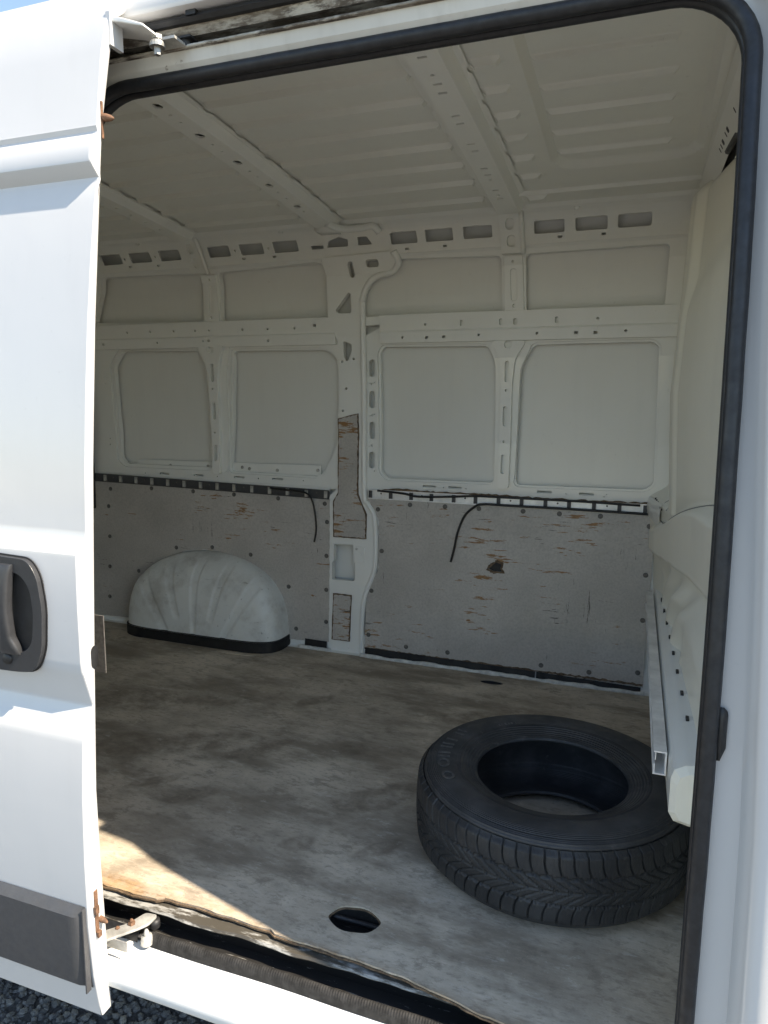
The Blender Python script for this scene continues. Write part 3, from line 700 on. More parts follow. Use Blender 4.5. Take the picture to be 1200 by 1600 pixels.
part('sealant_bead', *tube(bead, lambda t_: .010 + .0035 * math.sin(t_ * 41) * math.sin(t_ * 17), 8, flat=1), 'adhesive', van, smooth=True)
part('sealant_bead', *tube([(-1.49 + .015 * i, 1.72 + random.uniform(-.004, .004), .006) for i in range(12)], .009, 8), 'adhesive', van, smooth=True)

# load tie rails along the top of the linings
def tierail(x0, x1, za, zb, xs, name='tie_rail'):
    def zz(x): return za + (zb - za) * (x - x0) / (x1 - x0)
    o = part(name, *extr([lambda x: (1.752, zz(x) + .021), lambda x: (1.742, zz(x) + .021), lambda x: (1.742, zz(x) + .0165), lambda x: (1.750, zz(x) + .0165), lambda x: (1.750, zz(x) - .0165), lambda x: (1.742, zz(x) - .0165), lambda x: (1.742, zz(x) - .021), lambda x: (1.752, zz(x) - .021)], [x0, x1]), 'alu' if x0 > -1.3 else 'trim', van)  # left rail coloured dark for its shade, right one bright for the daylight
    proto = None
    for i, x in enumerate(xs):
        V, F = join(box(-.009, -.004, -.006, .004, -.0163, .0163), box(.001, .006, -.006, .004, -.0163, .0163), box(-.004, .001, -.003, .004, -.0163, .0163))
        if proto is None: proto = part('rail_rib', V, F, 'trim' if x0 > -1.3 else 'dullmetal', o); r_ = proto
        else: r_ = proto.copy(); COL.objects.link(r_); r_.parent = o; r_.matrix_parent_inverse = Matrix()
        r_.location = (x, 1.7475, zz(x))
        if i < len(xs) - 1 and i % 2 == 0:
            part('rail_rivet', *disc(((x + xs[i+1]) / 2, 1.750, zz(x) + .004), .004, .002, 'y', 8), 'screw', o)
    return o
tierail(-1.150, .075, .757, .755, [-1.134,-1.037,-.941,-.848,-.748,-.652,-.553,-.456,-.358,-.263,-.165,-.067,.03])
tierail(-2.90, -1.338, .772, .742, [-2.618,-2.519,-2.422,-2.324,-2.228,-2.13,-2.034,-1.938,-1.843,-1.744,-1.648,-1.553,-1.454,-1.355])
# torn brown edge of an old upper lining left above the right rail
plate('lining_remnant', jag([(-1.09,.776),(-1.02,.788),(-.95,.785),(-.80,.781),(-.60,.783),(-.40,.779),(.07,.780),(.07,.775)], .003, .015), [], 'woodedge', van, off=-.020, depth=.012, bevel=0)

# ------------------------------------------------------------------ wheel arch with radial pressings
AX, AB, AH, AD = -1.985, .435, .415, .195
def arch_pt(u, v):
    # u: around the base from rear to front, v: foot to crown
    a = math.pi * (1 - u); ca, sa = math.cos(a), math.sin(a)
    # plan outline: rounded rectangle (half) of half-width AB, depth AD
    n = 5.0
    k_ = (abs(ca) ** n + abs(sa) ** n) ** (-1 / n)
    ex, ey = k_ * ca, k_ * sa                                    # in [-1, 1] x [0, 1]
    z = AH * math.sin(v * math.pi / 2) ** 1.0
    wz = (1 - (z / AH) ** 3.1) ** .48 if z < AH else 0.0   # half-width fraction at this height (front elevation)
    shrink = (1 - (z / AH) ** 3.0)                               # depth fraction, front leans back and rounds over
    x = AX + AB * (wz * ex)
    y = 1.755 - AD * ey * max(0.0, 1 - .20 * (z / AH) - .80 * (z / AH) ** 6.0)
    return x, y, z
RIBA = [(-.62, .08), (-.34, .06), (-.05, .06), (.24, .06), (.55, .07)]
def arch(u, v):
    x, y, z = arch_pt(u, v)
    # ribs fan out from a point below the middle of the foot
    px, pz = x - (AX + .02), z + .22
    ang = math.atan2(px, pz); d = 0.0
    for c_, w_ in RIBA:
        q = abs(ang - c_ * .95); wd = w_ * .55
        lo, hi = .03 if abs(c_) > .5 or abs(c_) < .1 else .10, .36
        m_ = (1 - smooth01(wd, wd + .014, q)) * smooth01(lo, lo + .02, z) * (1 - smooth01(hi, hi + .03, z))
        d = max(d, m_)
    f_ = max(0.0, math.sin(math.pi * u)) ** .5
    return (x, y + .0065 * d * f_, z + .012)
V, F = grid(arch, 220, 90)
wa = part('wheel_arch', V, F, 'arch', van, smooth=True)
def sk(u, v):
    x, y, z = arch_pt(u, 0.0); a = .004 if v > .1 else .0045
    s_ = 1.012
    return (AX + (x - AX) * s_, 1.755 + (y - 1.755) * 1.03, .052 - .058 * v)
V, F = grid(sk, 90, 4); part('rubber_skirt', V, F, 'skirt', wa, smooth=True)
def skt(u, v):
    x, y, z = arch_pt(u, 0.02 + 0 * v); s_ = 1.012 - .02 * v
    return (AX + (x - AX) * s_, 1.755 + (y - 1.755) * (1.03 - .06 * v), .052 + .002 * v)
V, F = grid(skt, 90, 1); part('skirt_lip', V, F, 'skirt', wa, smooth=True)

# ------------------------------------------------------------------ load floor
edge_y = lambda x: .030 + .004 * math.sin(x * 5.3) + .0018 * math.sin(x * 19) + .0012 * math.sin(x * 61) + (.010 if -1.0 < x < -.7 else 0) - (.045 * smooth01(-.45, -.15, x))
hole = [(-.546 + .060 * math.cos(a) + .003 * math.sin(3 * a), .137 + .041 * math.sin(a) + .002 * math.cos(5 * a)) for a in [2 * math.pi * i / 36 for i in range(36)]]
oval = [(-.536 + .050 * math.cos(a), 1.628 + .022 * math.sin(a)) for a in [2 * math.pi * i / 24 for i in range(24)]]
xs_ = [-2.93 + (3.13) * i / 200 for i in range(201)]
outline = [(x, edge_y(x) + random.uniform(-.0012, .0012)) for x in xs_] + [(.20, 1.745), (-2.93, 1.745)]
def floor_surf(x, y): return (x, 0, 0)
def flat(name, outline, holes, mat, parent, z, depth, bevel=0):
    loops = [ccw(outline)] + [ccw(h) for h in holes]; V2, E = [], []
    for lp in loops:
        n = len(V2); V2 += [Vector(q) for q in lp]; E += [(n + i, n + (i + 1) % len(lp)) for i in range(len(lp))]
    vo, eo, fo, *_ = delaunay_2d_cdt(V2, E, [], 1, 1e-6)
    bm = bmesh.new(); bv = [bm.verts.new((v.x, v.y, z)) for v in vo]
    for f_ in fo:
        c_ = sum((Vector(vo[i]) for i in f_), Vector((0, 0))) / len(f_)
        if any(inside(c_, h) for h in loops[1:]) or not inside(c_, loops[0]): continue
        try: bm.faces.new([bv[i] for i in f_])
        except ValueError: pass
    bmesh.ops.delete(bm, geom=[v for v in bm.verts if not v.link_faces], context='VERTS')
    bmesh.ops.recalc_face_normals(bm, faces=bm.faces)
    if sum(f_.normal.z for f_ in bm.faces) < 0: bmesh.ops.reverse_faces(bm, faces=bm.faces)
    be = [e for e in bm.edges if len(e.link_faces) == 1]
    r_ = bmesh.ops.extrude_edge_only(bm, edges=be)
    for v in r_['geom']:
        if isinstance(v, bmesh.types.BMVert): v.co.z -= depth
    me = bpy.data.meshes.new(name); bm.to_mesh(me); bm.free()
    return link(name, me, mat, parent, False, bevel)
flo = flat('load_floor', outline, [hole, oval], 'floor', van, 0.0, .004)
# splintered bare ply under the film: two ragged layers that step out beyond it
flat('ply_layer', [(x, edge_y(x) - .002 - abs(random.gauss(0, .0015))) for x in xs_] + [(.20, .25), (-2.93, .25)], [offs(hole, -.002)], 'woodedge', flo, -.0042, .004)
def cup(c, rx, ry, z0, depth, mat, nm):
    def f_(u, v):
        a = 2 * math.pi * u; r = 1.03 if v < .5 else 1.0 - (v - .5) * 2 * .98
        z = z0 - depth * min(1, v * 2)
        return (c[0] + rx * r * math.cos(a), c[1] + ry * r * math.sin(a), z)
    V, F = grid(f_, 36, 8, True); return part(nm, V, F, mat, flo)
cup((-.546, .137), .060, .041, -.006, .045, 'dark_channel', 'lashing_cup')
V, F = tube([(-.606 + .12 * i / 10, .150 + .012 * math.sin(i / 10 * 3.1), -.018 - .01 * math.sin(i / 10 * 3.1)) for i in range(11)], .006, 8); part('lashing_eye', V, F, 'black', flo, smooth=True)
cup((-.536, 1.628), .050, .022, -.003, .010, 'skirt', 'floor_plug')
# thin patch of film lying along the wheel arch
flat('floor_patch', [(-2.55, 1.50), (-1.66, 1.525), (-1.62, 1.55), (-2.55, 1.56)], [], 'floor', flo, .003, .003)

# ------------------------------------------------------------------ bulkhead behind the cab
def bulk_x(y, z):
    x = lerp_tab(y, [.0, .2, .6, .9, 1.1, 1.30, 1.37, 1.45, 1.60, 1.76], [.225, .222, .205, .165, .125, .090, .076, .066, .050, .022]) + (.04 * (z - 1.2) if z > 1.2 else .05 * (1.2 - z))
    if z > .80:
        x += .070 * smooth01(1.355, 1.385, y) * smooth01(.80, .86, z)       # recessed strip beside the big panel
        x -= .006 * (1 - smooth01(.006, .016, abs(y - 1.30)))               # bead inside its edge
        x += .006 * (1 - smooth01(.006, .014, abs(y - 1.265)))
        x += .06 * smooth01(1.79, 1.87, z) ** 2                             # rolled top
        if y < 1.34: x += .022 * smooth01(1.50, 1.64, z - .28 * (1.0 - y)) * (1 - smooth01(1.25, 1.34, y))
    up = .745 + .15 * smooth01(1.55, .85, y) ; lo = .64 + .03 * smooth01(1.55, .9, y)
    up = .745 + .15 * (1 - smooth01(.85, 1.55, y)); lo = .64 + .03 * (1 - smooth01(.9, 1.55, y))
    if z < lo + .02:
        xl = .096 + .030 * (1.5 - y); x = x + (xl - x) * (1 - smooth01(lo - .10, lo + .02, z)) if y < 1.5 else x
    led = smooth01(lo - .005, lo + .005, z) * (1 - smooth01(up - .035, up + .002, z)) * (1 - smooth01(1.50, 1.52, y))
    x -= .042 * led
    if z < lo:
        k_ = smooth01(lo, lo - .06, z) if False else (1 - smooth01(lo - .08, lo - .005, z))
        ph = (y + .20 * smooth01(.45, .66, z)) / .22
        x += k_ * (.016 + .014 * math.cos(2 * math.pi * ph) * (1 - smooth01(1.50, 1.56, y)) * smooth01(.75, .95, y)) + .04 * (1 - smooth01(.16, .30, z))
    return x
V, F = grid(lambda u, v: (bulk_x(.02 + 1.78 * u, 0.0 + 1.88 * v), .02 + 1.78 * u, 0.0 + 1.88 * v), 206, 230)
blk = part('bulkhead', V, F, 'cream', van, smooth=True, fix=False)
# corner gusset under the ledge
V, F = grid(lambda u, v: (.040 + .042 * u - .006 * math.sin(math.pi * v), 1.735 - .24 * u, .735 + .075 * v - .02 * u * (1 - v)), 8, 8); part('corner_gusset', V, F, 'inner', blk, smooth=True)
for i in range(7):
    part('gusset_tooth', *box(.060 + .003 * i, .070 + .003 * i, 1.66 - .03 * i, 1.668 - .03 * i, .806 - .003 * i, .813 - .003 * i), 'black', blk)
# dark joints between the pressings of the bulkhead
def joint(pts, rad=.0022):
    P_ = spline([(0, y, z) for y, z in pts], 10)
    part('panel_joint', *tube([(bulk_x(p.y, p.z) - .0006, p.y, p.z) for p in P_], rad, 6), 'mastic', blk)
joint([(1.392, .80), (1.392, 1.1), (1.392, 1.4), (1.392, 1.70), (1.375, 1.80)], .0026)
joint([(1.50, .80), (1.50, 1.1), (1.50, 1.4), (1.50, 1.76)], .0016)
joint([(1.51, .748), (1.40, .756), (1.20, .80), (1.0, .86), (.8, .90), (.5, .90)], .0022)
joint([(1.515, .64), (1.515, .69), (1.512, .74)], .003)
joint([(1.50, .637), (1.30, .645), (1.1, .660), (.8, .668), (.5, .668)], .0020)
# foot beam and the aluminium channel screwed to it
def beam(u, v):
    y = .21 + 1.49 * u
    pr = [(.205, .335), (.130, .337), (.102, .343), (.092, .360), (.092, .430), (.098, .450), (.118, .462), (.150, .466), (.19, .470)]
    t_ = v * 8; i = min(7, int(t_)); f_ = t_ - i
    x = pr[i][0] + (pr[i+1][0] - pr[i][0]) * f_; z = pr[i][1] + (pr[i+1][1] - pr[i][1]) * f_
    return (x - .012 * u, y, z)
V, F = grid(beam, 40, 32); fb = part('foot_beam', V, F, 'inner', blk, smooth=True)
prc = [(.205, .335), (.130, .337), (.102, .343), (.092, .360), (.092, .430), (.098, .450), (.118, .462), (.150, .466), (.205, .470)]
V = [(x, .2105, z) for x, z in prc] + [(.5 * (x - .15) * 1.6 + .15, .196, .40 + (z - .40) * .82) for x, z in prc]
part('beam_end', V, [(i, i + 1, i + 10, i + 9) for i in range(8)] + [tuple(range(9, 18))], 'cream', fb)
for i in range(8):
    y = .42 + i * .15
    part('beam_mark', *box(.098 + .028 * (1.5 - y), .105 + .028 * (1.5 - y), y, y + .022, .458, .4685), 'black', fb, bevel=.001)  # small dark marks along the seam of beam and bulkhead
def ctube(y0, y1):
    o = [(.062,.388),(.088,.388),(.088,.440),(.062,.440),(.062,.437),(.085,.437),(.085,.391),(.062,.391)]
    n = len(o); V = [(x - .012 * t_, y, z) for y, t_ in ((y0, 0), (y1, 1)) for x, z in o]
    F = [(i, (i + 1) % n, n + (i + 1) % n, n + i) for i in range(n)]
    F += [(0, 1, 6, 7), (1, 2, 5, 6), (2, 3, 4, 5), (n + 7, n + 6, n + 1, n), (n + 6, n + 5, n + 2, n + 1), (n + 5, n + 4, n + 3, n + 2)]
    return V, F
ar = part('aluminium_channel', *ctube(.30, 1.69), 'alu', blk)
part('channel_web', *join(box(.0655, .0672, .302, 1.0, .4185, .4365), box(.0630, .0660, .3012, 1.6, .3912, .4105)), 'alu', ar)
# front roof header with slots, above the bulkhead
def hsurf(y, z): return (.128 + .020 * (1.2 - y) + (1.90 - z) * .55, y, z)
hd = [slot(y, 1.848, y + w_, 1.862) for y, w_ in ((.33,.012),(.36,.012),(.385,.024),(.43,.012),(.455,.024),(.53,.012),(.60,.024),(.635,.012),(.78,.010),(.90,.022),(.94,.010),(.99,.022),(1.03,.010),(1.06,.010))]
bm_loops = [ccw(rect(.14, 1.825, 1.50, 1.885))] + [ccw(h) for h in hd]
V2, E = [], []
for lp in bm_loops:
    n = len(V2); V2 += [Vector(q) for q in lp]; E += [(n + i, n + (i + 1) % len(lp)) for i in range(len(lp))]
vo, eo, fo, *_ = delaunay_2d_cdt(V2, E, [], 1, 1e-6)
F = [f_ for f_ in fo if not any(inside(sum((Vector(vo[i]) for i in f_), Vector((0, 0))) / 3, h) for h in bm_loops[1:])]
hp = part('roof_header', [hsurf(v.x, v.y) for v in vo], F, 'roofin', van)
part('header_slot_shade', [(hsurf(y, z)[0] + .02, y, z) for y in (.14, 1.5) for z in (1.825, 1.885)], [(0, 1, 3, 2)], 'black', hp)  # black sheet that puts shade behind the header slots
part('header_web', [(x, y, z) for y in (.14, 1.5) for x, z in ((hsurf(y, 1.885)[0], 1.885), (hsurf(y, 1.885)[0] - .005, 1.93))] , [(0, 1, 3, 2)], 'roofin', hp)
part('header_cable', *tube(spline([(.185, .50, 1.80), (.190, .62, 1.815), (.185, .80, 1.83), (.17, 1.0, 1.83)], 6), .008, 8), 'cable', hp, smooth=True)

# ------------------------------------------------------------------ door opening: seal, header, front pillar, sill
def sy(z): return near(max(-.05, z)) + .055
def opening(d, n=10):
    """right-hand and top run of the opening, pushed outwards by d"""
    xr, zt, r = .126 + d, 1.808 + d, .125 + d
    pts = []
    for i in range(24): pts.append((xr, -.10 + (zt - r + .10) * i / 24))
    for i in range(n + 1):
        a = math.pi / 2 * i / n; pts.append((xr - r + r * math.cos(a), zt - r + r * math.sin(a)))
    for i in range(1, 25): pts.append((xr - r + (-1.06 - xr + r) * i / 24, zt))
    for i in range(1, n + 1):
        a = math.pi / 2 * i / n; pts.append((-1.06 - (.12 + d) * math.sin(a), zt - (.12 + d) * (1 - math.cos(a))))
    for i in range(1, 8): pts.append((-1.06 - .12 - d, zt - .12 - d - .25 * i))
    return pts
# seal: fat bulb plus a thinner lip on the inside
nz = 13
wob = [random.uniform(-.0004, .0004) for _ in range(400)]
bulb = opening(0.0)
V, F = tube([(x + wob[i], sy(z) - .012, z + wob[i + 100]) for i, (x, z) in enumerate(bulb)], .0130, 12, flat=1.0); seal = part('door_seal', V, F, 'rubber', van, smooth=True)
V, F = tube([(x, sy(z) + .014, z) for x, z in opening(-.0045)], .0100, 10); part('seal_lip', V, F, 'rubber', seal, smooth=True)
# pillar ribbon: flange under the seal, rebate, step out to the body side
def dstep(z): return lerp_tab(z, [-.1, .1, .5, 1.2, 1.45, 1.8], [.066, .062, .055, .026, .020, .030])
sec = [(-.004, .004), (.012, .002), ('s', .0, -.004), ('s', .006, -.014), ('s', .012, -.040), ('s', .016, -.049), ('s', .026, -.0545), ('s', .040, -.0555), ('s', .052, -.052), ('s', .054, -.030)]
base0 = opening(0.0)[:37]
rows = []
for s_ in sec:
    row = []
    for i, (x, z) in enumerate(base0):
        d = s_[0] if s_[0] != 's' else dstep(z) + s_[1]; dy = s_[1] if s_[0] != 's' else s_[2]
        ox, oz = opening(d)[i]
        row.append((ox, near(max(-.15, min(1.9, oz))) + .055 + dy, oz))
    rows.append(row)
n = len(base0); V = [p for r_ in rows for p in r_]
F = [(a * n + i, a * n + i + 1, (a + 1) * n + i + 1, (a + 1) * n + i) for a in range(len(rows) - 1) for i in range(n - 1)]
fp_ = part('front_pillar', V, F, 'outer', van); auto_smooth(fp_, 50)
# rubber buffer let into the pillar
def buf(u, v):
    z = .60 + .088 * v; c_ = .142; hw = .0095 * min(1, 3 * v + .25) * min(1, 9 * (1 - v) + .3)
    return (c_ + hw * (2 * u - 1), sy(z) - .006 - .009 * math.sin(math.pi * u) * math.sin(math.pi * v) ** .5, z)
V, F = grid(buf, 10, 16); part('pillar_buffer', V, F, 'black', fp_, smooth=True)
# front door skin beyond the shut line
def fdoor(u, v):
    z = -.2 + 2.1 * v
    x0 = .126 + dstep(z) + .060
    return (x0 + (1.3 - x0) * u, near(max(-.2, z)) + (.016 * (1 - min(1, u * 60)) ** 2) - .020 * math.exp(-((z - .42 - .25 * min(1, u * 8) * .3) / .05) ** 2) * min(1, u * 5), z)
V, F = grid(fdoor, 80, 120); part('front_door', V, F, 'outer', van, smooth=True)

# header above the opening: flange, greasy track, drip channel, roof side
xs_h = [-1.35, -.9, -.4, .30]
hdr = part('header_flange', *extr([(.118, 1.812), (.106, 1.826), (.100, 1.846)], xs_h), 'hdrp', van)
trk = part('door_track', *extr([(.100, 1.8462), (.096, 1.850), (.104, 1.853), (.140, 1.855), (.142, 1.872), (.112, 1.872), (.098, 1.868), (.094, 1.874), (.090, 1.884)], xs_h), 'grime', van)
V, F = tube([(-1.35 + 1.65 * i / 40, .094, 1.8495 + random.uniform(-.0004, .0004)) for i in range(41)], .0032, 8); part('track_lip', V, F, 'grime', trk, smooth=True)
part('drip_rubber', *extr([(.094, 1.8845), (.080, 1.884), (.074, 1.890), (.078, 1.898), (.095, 1.905)], xs_h), 'black', trk)
for x in (-.88, -.71, -.54, -.38): part('drip_clip', *box(x, x + .022, .072, .082, 1.893, 1.902), 'black', trk)
V, F = extr([(.098, 1.9045), (.070, 1.902), (.060, 1.905), (.057, 1.912), (.060, 1.935), (.075, 1.962), (.105, 1.985), (.16, 1.999)], xs_h + [1.5]); o = part('roof_side', V, F, 'outer', van); auto_smooth(o, 50)

# sill
sx_ = [-2.4, -1.9, -1.6, -1.3, -1.1, -.9, -.7, -.5, -.3, -.1, .1, .3]
def jx(a, b_): return lambda x: (a + .002 * math.sin(x * 23) + .001 * math.sin(x * 71), b_ + .0012 * math.sin(x * 31))
fine = [-2.4 + 2.7 * i / 180 for i in range(181)]
part('floor_lip', *extr([(.09, -.0135), jx(.016, -.0140), jx(.012, -.0185), jx(.016, -.024)], fine), 'lip', van)
part('sill_channel', *extr([jx(.0165, -.023), (.034, -.030), (.036, -.062), (.010, -.066), (-.004, -.064)], fine), 'dark_channel', van)
part('channel_lip', *extr([jx(-.001, -.060), jx(-.001, -.054), jx(-.007, -.052), jx(-.009, -.058)], fine), 'lip', van)
part('seal_base', *extr([(-.008, -.0565), (-.022, -.051), (-.030, -.052)], fine), 'trim', van)
NR = 900
def sseal(u, v):
    x = -.97 + 1.09 * u; a = math.pi * v
    r = .0135 + .0003 * math.sin(u * 2 * math.pi * 190) * (1 if .18 < v < .55 else .0)
    s_ = .004 * math.sin(x * 7) + .003 * math.sin(x * 17)
    return (x, -.030 - r * 1.0 * math.cos(a + .0) + s_ * .3, -.053 + r * 1.9 * math.sin(a))
V, F = grid(lambda u, v: sseal(u, 1 - v), NR, 12); ss = part('sill_seal', V, F, 'sealdust', van, smooth=True)
V, F = grid(lambda u, v: ((-2.2 + 1.20 * u), -.030 - .0125 * math.cos(math.pi * v), -.053 + .022 * math.sin(math.pi * v)), 60, 10); part('sill_seal', V, F, 'rubber', van, smooth=True)
sp = part('side_sill', *extr([(-.036, -.053), (-.044, -.0545), (-.105, -.0590), (-.120, -.0605), (-.127, -.0645), (-.130, -.071), (-.128, -.092), (-.118, -.104), (-.095, -.112), (-.05, -.118), (.10, -.12)], sx_), 'sillp', van); auto_smooth(sp, 60)
part('load_floor_underside', [(-2.93, .04, -.085), (.3, .04, -.085), (.3, 1.75, -.085), (-2.93, 1.75, -.085)], [(0, 1, 2, 3)], 'black', van)
# dark striker at the foot of the pillar
part('pillar_foot_stop', *disc((.172, sy(-.02) - .03, .055), .016, .02, 'z', 14, .7), 'rust', van, smooth=True)

# plate on the rear edge of the opening, seen past the door
part('edge_plate', *box(-1.34, -1.178, .098, .101,   .505, .648), 'screw', van, bevel=.001)

# ------------------------------------------------------------------ sliding door, pushed back along the side
DP = [(.115, 1.962), (.07, 1.955), (.040, 1.942), (.020, 1.918), (.006, 1.885), (-.016, 1.81), (-.0365, 1.674), (-.0375, 1.671), (-.0345, 1.662), (-.0355, 1.658), (-.050, 1.645), (-.0575, 1.630), (-.0615, 1.606), (-.0610, 1.600), (-.057, 1.594), (-.040, 1.577), (-.0400, 1.573), (-.0430, 1.565),
      (-.052, 1.53), (-.070, 1.42), (-.087, 1.30), (-.103, 1.15), (-.114, 1.02), (-.121, .90), (-.1225, .886), (-.1255, .880), (-.1455, .862), (-.1495, .857), (-.1505, .850), (-.153, .76), (-.1530, .640), (-.1515, .622), (-.148, .612), (-.1285, .548), (-.1275, .543), (-.1285, .538),
      (-.148, .503), (-.156, .488), (-.1595, .47), (-.168, .36), (-.1725, .22), (-.172, .08), (-.165, -.04), (-.155, -.11), (-.150, -.145)]
XD = -1.012
door = part('sliding_door', *extr(DP, [XD, XD - .4, XD - 1.25]), 'outer', van); auto_smooth(door, 28)
# front edge: hem, return face towards the front, inner skin
def yin(z): return lerp_tab(z, [-.15, -.12, .34, .675, 1.035, 1.307, 1.671, 1.884, 1.97], [-.118, -.120, -.130, -.112, -.090, -.065, -.022, .024, .13])
def dret(d, dy): return [(XD + d, (y + dy) if dy < .005 else max(y + .004, yin(z)) + (dy - .036), z) for y, z in DP]
n = len(DP); rows = [dret(0, 0), dret(.0025, .0012), dret(.0035, .004), dret(.003, .030), dret(0, .036), dret(-.03, .040), dret(-1.2, .040)]
V = [p for r_ in rows for p in r_]; F = [(a * n + i, a * n + i + 1, (a + 1) * n + i + 1, (a + 1) * n + i) for a in range(len(rows) - 1) for i in range(n - 1)]
F += [(0 * n + n - 1, 5 * n + n - 1, 6 * n + n - 1)]
o = part('door_edge', V, F, 'outer', door); auto_smooth(o, 40)
part('door_bottom', [(XD, -.150, -.145), (XD - 1.25, -.150, -.145), (XD - 1.25, -.11, -.147), (XD, -.11, -.147)], [(0, 1, 2, 3)], 'outer', door)
def dy_at(z):
    for i in range(len(DP) - 1):
        if DP[i+1][1] <= z <= DP[i][1]:
            f_ = (z - DP[i+1][1]) / (DP[i][1] - DP[i+1][1]); return DP[i+1][0] + f_ * (DP[i][0] - DP[i+1][0])
    return DP[-1][0]
# rubbing strip low on the door
def rub(u, v):
    x = XD - .004 - 1.2 * u; z = -.070 + .195 * v
    e = min(1, u * 1.2 / .022) ; t_ = .014 * min(1, e + .15) * min(1, v / .06 + .1) * min(1, (1 - v) / .10 + .05)
    return (x, dy_at(z) - t_ - .001, z)
us = [0, .004, .010, .0183, .03, .1, .5, 1.0]; vs_ = [0, .03, .06, .3, .6, .90, .95, 1.0]
V = [rub(a, c_) for c_ in vs_ for a in us]; nn_ = len(us); F = [(j * nn_ + i, j * nn_ + i + 1, (j + 1) * nn_ + i + 1, (j + 1) * nn_ + i) for j in range(len(vs_) - 1) for i in range(nn_ - 1)]
o = part('rubbing_strip', V, F, 'trim', door, fix=False); auto_smooth(o, 25)
part('strip_end', *box(XD - .006, XD - .003, dy_at(.03) - .013, dy_at(.03), -.068, .122), 'trim', door)
# handle: dished bezel, black cup and an upright grip
def hsurf2(x, z): return (x, -.1535, z)
bez_o = rnd([(-1.300,.848),(-1.120,.842),(-1.098,.812),(-1.088,.745),(-1.096,.655),(-1.118,.612),(-1.160,.606),(-1.300,.602)], .022, 6)
bez_i = rnd([(-1.290,.822),(-1.142,.812),(-1.118,.785),(-1.112,.735),(-1.120,.670),(-1.145,.648),(-1.290,.640)], .016, 6)
bz = plate('handle_bezel', bez_o, [bez_i], 'handle', door, off=-.012, depth=.012, surf=hsurf2, bevel=.004, cuts=False)
plate('handle_gasket', offs(bez_o, .003), [], 'black', door, off=-.002, depth=.002, surf=hsurf2, bevel=0, cuts=False)
V = []; m_ = len(bez_i); bi = ccw(bez_i); cxm = sum(p[0] for p in bi) / m_; czm = sum(p[1] for p in bi) / m_
for s_, yo in ((1.0, -.163), (.93, -.150), (.80, -.128), (.55, -.122)):
    V += [(cxm + (x - cxm) * s_, yo, czm + (z - czm) * s_) for x, z in bi]
F = [(a * m_ + i, a * m_ + (i + 1) % m_, (a + 1) * m_ + (i + 1) % m_, (a + 1) * m_ + i) for a in range(3) for i in range(m_)] + [tuple(3 * m_ + i for i in range(m_))]
part('handle_cup', V, F, 'black', door, smooth=True)
def grip(u, v):
    z = .645 + .185 * v; a = 2 * math.pi * u
    wx = lerp_tab(v, [0, .08, .2, .5, .85, 1], [.026, .024, .014, .0125, .016, .020]); wy = .011
    c_ = abs(math.cos(a)); s_ = abs(math.sin(a)); k_ = (c_ ** 4 + s_ ** 4) ** -.25
    return (-1.176 + .012 * (1 - v) * 0 + wx * k_ * math.cos(a), -.162 - .012 * math.sin(math.pi * min(1, max(0, v))) ** .6 + wy * k_ * math.sin(a), z)
V, F = grid(grip, 24, 30, True); n24 = 24; F += [tuple(range(24))[::-1], tuple(30 * 24 + i for i in range(24))]
o = part('door_handle', V, F, 'handle', door); auto_smooth(o, 40)
part('key_lock', *disc((-1.186, -.164, .632), .012, .006, 'y', 16, .85), 'black', door, smooth=True)
# small fittings on the door's leading edge
V, F = [], []
def stad(u, v):
    a = 2 * math.pi * u; r = 1 - v
    return (XD + .0045 + .0015 * (1 - (1 - v) ** 2), -.118 + .0095 * r * math.cos(a), .643 + .012 * math.copysign(1, math.sin(a) + 1e-9) * r + .0115 * r * math.sin(a))
V, F = grid(stad, 24, 3, True); part('edge_plug', V, F, 'black', door, smooth=True)
def pin(y, z, r, L, m_='rust'):
    V = []
    for i, (t_, rr) in enumerate(((0, 1), (.35, 1), (.75, .72), (.95, .35), (1, .1))):
        for j in range(10):
            a = 2 * math.pi * j / 10; V.append((XD + .003 + L * t_, y + r * rr * math.cos(a) + .25 * L * t_ * 0, z + r * rr * math.sin(a) - .004 * t_))
    F = [(a * 10 + j, a * 10 + (j + 1) % 10, (a + 1) * 10 + (j + 1) % 10, (a + 1) * 10 + j) for a in range(4) for j in range(10)] + [tuple(40 + j for j in range(10))]
    return V, F
part('locating_pin', *pin(-.021, 1.690, .0075, .026), 'rust', door, smooth=True)
part('pin_plate', *box(XD + .0035, XD + .0055, -.028, -.022, 1.650, 1.718), 'rust', door, bevel=.001)
part('locating_pin', *pin(-.141, .078, .006, .020), 'rust', door, smooth=True)
part('pin_plate', *join(box(XD + .0035, XD + .0055, -.156, -.146, .055, .150), box(XD + .0055, XD + .012, -.160, -.150, .100, .118), box(XD + .0055, XD + .012, -.156, -.146, .045, .058)), 'rust', door, bevel=.001)
